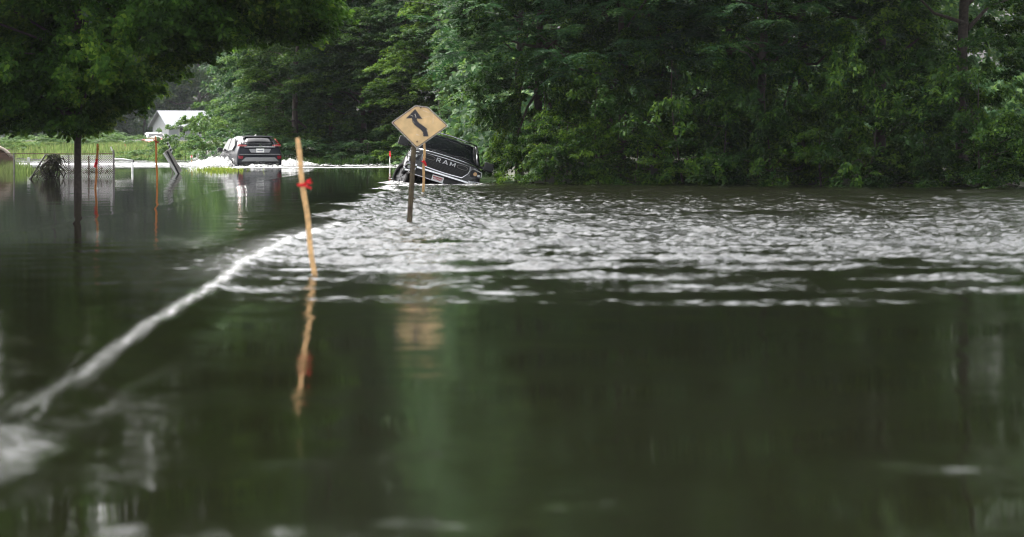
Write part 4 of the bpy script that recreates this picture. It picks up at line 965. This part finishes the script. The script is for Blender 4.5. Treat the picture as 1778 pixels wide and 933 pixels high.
# ------------------------------------------------------------------ chain link fence and the fallen gate
FD = 76.0
fe = empty('chain_link_fence', (P(24, 300, FD).x, FD, 0), 'rusty chain link fence half under water behind the oak trunk', 'fence')
fx = fe.location.x
def fp(u, v, dy=0): p = P(u, v, FD); return Vector((p.x-fx, dy, p.z))
MB().tube([fp(-30, 267.5), fp(60, 267), fp(140, 267.6), fp(197, 266.8)], .014, 6).build('top_rail', M['rust'], fe)
for u, vt, rd, mt in ((24, 266, .022, 'galv'), (119, 269, .022, 'galv'), (154, 271, .022, 'rust'), (171, 268, .014, 'galv'), (197, 261, .030, 'galv')):
    MB().tube([fp(u, vt), fp(u+.5, 285), fp(u, 345)], rd, 8).build('fence_post', M[mt], fe)
MB().tube([fp(195, 262), fp(192, 255)], .02, 6).build('post_cap', M['white_paint'], fe)
def mesh_wires(x0, x1, zb, zt, pitch=.055, rad=.0028):
    mb = MB(); H_ = zt-zb
    n_ = int((x1-x0+H_)/pitch)
    for sgn in (1, -1):
        for i in range(n_):
            xs_ = x0-H_+i*pitch if sgn > 0 else x0+i*pitch
            a_ = Vector((xs_, .012*sgn, zb)); b_ = Vector((xs_+H_*sgn, .012*sgn, zt))
            if sgn < 0: a_ = Vector((xs_, -.012, zb)); b_ = Vector((xs_-H_, -.012, zt))
            d_ = b_-a_
            t0_ = 0; t1_ = 1
            for lim, s_ in ((x0, 1), (x1, -1)):
                if d_.x != 0:
                    tt = (lim-a_.x)/d_.x
                    if (d_.x > 0) == (s_ > 0): t0_ = max(t0_, tt)
                    else: t1_ = min(t1_, tt)
            if t1_-t0_ < .02: continue
            mb.tube([a_+d_*t0_, a_+d_*t1_], rad, 3, cap=False)
    return mb
mesh_wires(fp(104, 300).x, fp(196, 300).x, -.15, fp(0, 269).z, .065, .0078).build('wire_mesh', M['fence_wire'], fe)
mesh_wires(fp(-30, 300).x, fp(24, 300).x, -.15, fp(0, 269).z, .065, .004).build('wire_mesh', M['rust'], fe)
for v_ in (272, 277, 283, 289):
    MB().tube([fp(108, v_), fp(150, v_+.6), fp(196, v_)], .006, 4).build('tension_wire', M['galv'], fe)
r = np.random.RandomState(8)
deb = MB()
for k in range(260):
    u = r.uniform(106, 197); v_ = 303-abs(r.normal())*5; p = fp(u, v_, r.normal()*.03); a = r.rand()*6.28; L_ = r.uniform(.04, .16)
    deb.tube([p, p+Vector((math.cos(a)*L_, r.normal()*.02, abs(math.sin(a))*L_*.6))], r.uniform(.004, .010), 3)
tag(deb.build('flood_debris', simple('flood_debris', (.075, .055, .04), .95, noise=.4), None, fe.location), 'brown twigs and debris caught along the bottom of the chain link fence', 'debris', kind='stuff')

ga = G(66, 311); ge = empty('fallen_gate', (ga.x, ga.y-.4, 0), 'collapsed pipe gate leaning left, tangled with dark dead vines', 'gate')
def gp(u, v, dy=0): p = P(u, v, ga.y); return Vector((p.x-ga.x, dy, p.z))
fr_ = MB()
fr_.tube([gp(82, 268.5), gp(71, 286), gp(54, 315)], .024, 8); fr_.tube([gp(92, 274, .2), gp(70, 294, .2), gp(48, 316, .2)], .022, 8); fr_.tube([gp(82, 268.5), gp(97, 271)], .018, 6); fr_.tube([gp(70, 288), gp(84, 299, .1)], .015, 6)
fr_.build('gate_frame', M['dark_pipe'], ge, smooth=True)
vt_ = MB()
for k in range(150):
    t_ = r.rand(); u = 97-38*t_*r.rand()+r.normal()*4.5+8*r.rand(); v_ = 268+44*t_; 
    if u > 112: continue
    p = gp(u, v_, r.normal()*.15); L_ = r.uniform(.12, .4); a = r.normal()*.9+1.9
    pts_ = [p]
    for j in range(4): pts_.append(pts_[-1]+Vector((math.cos(a)*L_/4+r.normal()*.03, r.normal()*.05, -abs(math.sin(a))*L_/4+r.normal()*.03)))
    vt_.tube(pts_, [.016, .014, .012, .009, .005], 4)
for k in range(12):
    u = 86+r.rand()*16; pts_ = [gp(u, 267+r.rand()*4, r.normal()*.1)]
    for j in range(6): pts_.append(pts_[-1]+Vector((r.normal()*.06, r.normal()*.04, -.12)))
    vt_.tube(pts_, [.03, .028, .026, .024, .02, .016, .01], 5)
vt_.build('dead_vines', M['dead_vine'], ge)
cen = np.array([tuple(gp(96-30*t_*a_+r.normal()*5, 270+40*t_, r.normal()*.15)) for t_, a_ in r.rand(150, 2)])
v, f = clump_leaves(r, cen, np.full(len(cen), .10), 16, .045)
lm = np_mesh('vine_leaves', v, f); lm.materials.append(leaf_mat('leaf_dead', (.018, .024, .012), (.035, .045, .02), (.08, .10, .04))); link_mesh('vine_leaves', lm, None, ge)

# white rails behind
wf = empty('white_fence', (P(50, 297, 88).x, 88, 0), 'low white post and rail fence behind the weeds at the left', 'fence')
def wp(u, v, dy=0): p = P(u, v, 88); return Vector((p.x-wf.location.x, dy, p.z))
MB().box((0, 0, .10), (.05, .05, .36)).build('fence_post', M['white_paint'], wf, bevel=.008)
MB().tube([wp(50, 277.5), wp(51.5, 276)], .05, 8).build('post_cap', M['dark_pipe'], wf)
MB().tube([wp(26, 274.5), wp(50, 277), wp(82, 277.5)], .012, 6).build('top_rail', M['galv'], wf)
MB().box(((wp(55, 288)-wp(20, 288)).x*.3, .06, wp(0, 289).z), (.75, .015, .035)).build('rail', M['white_paint'], wf)
wg = empty('pipe_barrier', (P(230, 297, 88).x, 88.2, 0), 'white pipe barrier with one post in the water beside the chain link fence', 'barrier')
def wp2(u, v, dy=0): p = P(u, v, 88.2); return Vector((p.x-wg.location.x, dy, p.z))
MB().tube([wp2(196, 276.5), wp2(214, 277.2), wp2(231, 279.5)], .034, 10).build('rail', M['white_paint'], wg, smooth=True)
MB().tube([wp2(230, 281), wp2(230, 315)], .036, 10).build('post', M['white_paint'], wg, smooth=True)
MB().tube([wp2(231, 279.6), wp2(233, 279.9)], .042, 10).build('end_cap', M['dark_pipe'], wg)

# overturned hull at the left edge
he = empty('overturned_boat', (P(-18, 292, 87).x, 86.6, .06), 'rusty brown overturned hull with a pale rim at the left edge behind the fence', 'boat')
secs_ = []
for i in range(9):
    t_ = i/8; k = math.sin(math.pi*(.5+.5*t_))**.5 if t_ < 1 else .05; k = max(k, .06)
    secs_.append([Vector((.86*k*math.cos(a), 3.4*t_, .80*(1-.35*t_**3)*math.sin(a)**.8 if math.sin(a) > 1e-6 else 0)) for a in [math.pi*j/16 for j in range(17)]])
MB().loft(secs_).build('hull', M['hull_brown'], he, smooth=True)
MB().tube([(.875*math.cos(a), -.02, .815*max(0, math.sin(a))**.8) for a in [math.pi*(.16+.68*j/16) for j in range(17)]], .055, 8).build('rim', M['hull_pale'], he, smooth=True)
for a in (.5, .9, 1.3, 1.8, 2.2):
    MB().tube([(.87*math.cos(a), y_, .81*math.sin(a)**.8+.005) for y_ in (0, .8, 1.6)], .014, 5).build('rib', M['rust'], he)

# ------------------------------------------------------------------ house, parked car, cone, cable
hd = 330.0; hp = P(348, 236, hd); hz_ = gz(hp.x, hd)
ho = empty('house', (hp.x, hd, hz_), 'white house with a pale metal gable roof glimpsed beyond the bushes', 'house'); ho.rotation_euler = (0, 0, R(24))
rt_ = 4.36-hz_; wl = 1.9
w_ = MB(); w_.box((0, 3.2, wl*.5), (4.2, 3.0, wl*.5)); w_.plate([(-4.2, .2, wl), (-4.2, 6.2, wl), (-4.2, 3.2, rt_-.1)], (1, 0, 0), 8.4); w_.build('wall', M['house_white'], ho)
for s in (-1, 1):
    MB().plate([(-4.7, 3.2, rt_), (4.7, 3.2, rt_), (4.7, 3.2+s*3.5, wl-.25), (-4.7, 3.2+s*3.5, wl-.25)], (0, s*.4, 1), .08).build('roof', M['metal_roof'], ho)
for x0 in (-2.4, .2, 2.6):
    wdw = MB().box((x0, .19, 1.15), (.45, .03, .45)).build('window', M['white_paint'], ho); MB().box((x0, .15, 1.15), (.38, .02, .38)).build('pane', M['glass'], wdw)
MB().box((-.9, .18, .85), (.42, .03, .85)).build('door', M['galv'], ho)
pc_d = 212.0; pp = P(268, 250, pc_d); pz_ = gz(pp.x, pc_d)
pc = empty('parked_car', (pp.x, pc_d, pz_), 'red and white car parked by the bushes in front of the white house', 'car'); pc.rotation_euler = (0, 0, R(12))
def cb(y, W, zb, T): return ring_half([(0, zb), (W*.9, zb), (W, zb+.1), (W, T-.12), (W*.9, T), (0, T+.02)], y)
MB().loft([cb(-2.1, .7, .35, .6), cb(-2.0, .82, .25, .72), cb(-1.2, .86, .22, .82), cb(0, .87, .22, .86), cb(1.4, .86, .22, .84), cb(2.0, .82, .25, .78), cb(2.1, .72, .35, .65)]).build('body', M['red_car'], pc, smooth=True, sub=1)
def cc(y, W, T): return ring_half([(0, .78), (.8, .78), (.8, .84), (W, T-.05), (W*.85, T), (0, T+.01)], y)
MB().loft([cc(-1.1, .76, .90), cc(-.5, .64, 1.28), cc(.5, .63, 1.32), cc(1.1, .64, 1.26), cc(1.6, .76, .90)]).build('roof', M['white_paint'], pc, smooth=True)
for s in (-1, 1):
    MB().plate([(s*.80, -.85, .88), (s*.80, 1.2, .88), (s*.69, .95, 1.18), (s*.69, -.45, 1.18)], (s, 0, .3), .02).build('side_window', M['glass'], pc)
    for yy in (-1.3, 1.3): wheel(pc, (s*.78, yy, .30), .31, .2)
MB().plate([(-.66, -1.02, .93), (.66, -1.02, .93), (.58, -.56, 1.24), (-.58, -.56, 1.24)], (0, -.6, .6), .02).build('windshield', M['glass'], pc)
cd = 152.0; cp = P(217, 266, cd); cz_ = gz(cp.x, cd)+.07
ce = empty('traffic_cone', (cp.x, cd, cz_), 'small red traffic cone standing on the far grey road', 'traffic cone')
MB().tube([(0, 0, .02), (0, 0, .25), (0, 0, .48)], [.13, .075, .03], 14).build('cone', M['orange_cone'], ce); MB().box((0, 0, .012), (.17, .17, .012)).build('base', M['orange_cone'], ce)
MB().tube([(0, 0, .27), (0, 0, .35)], [.075, .056], 14).build('reflective_band', M['white_paint'], ce)
pl = []
for i in range(25):
    t_ = i/24; u = 470+t_*520; v_ = -22+t_*66+10*math.sin(math.pi*t_)*-.6; pl.append(P(u, v_, 96-t_*16))
tag(MB().tube(pl, .006, 5).build('power_cable', simple('cable_sheath', (.08, .08, .08), .95, spec=.0)), 'thin overhead cable sagging across the forest above the yellow sign', 'cable')

# damp air that softens the far meadow and house
hm = bpy.data.materials.new('haze'); hm.use_nodes = True; ht = hm.node_tree
for n_ in list(ht.nodes):
    if n_.type == 'BSDF_PRINCIPLED': ht.nodes.remove(n_)
pv = ht.nodes.new('ShaderNodeVolumePrincipled'); pv.inputs['Density'].default_value = .00007; pv.inputs['Color'].default_value = (.92, .96, 1, 1); pv.inputs['Anisotropy'].default_value = .0
ht.links.new(pv.outputs[0], ht.nodes['Material Output'].inputs['Volume'])
hz = MB().box((0, 395, 16.5), (320, 520, 18.5)).build('haze', hm); tag(hz, 'thin damp haze over the flooded valley', 'haze', kind='stuff')
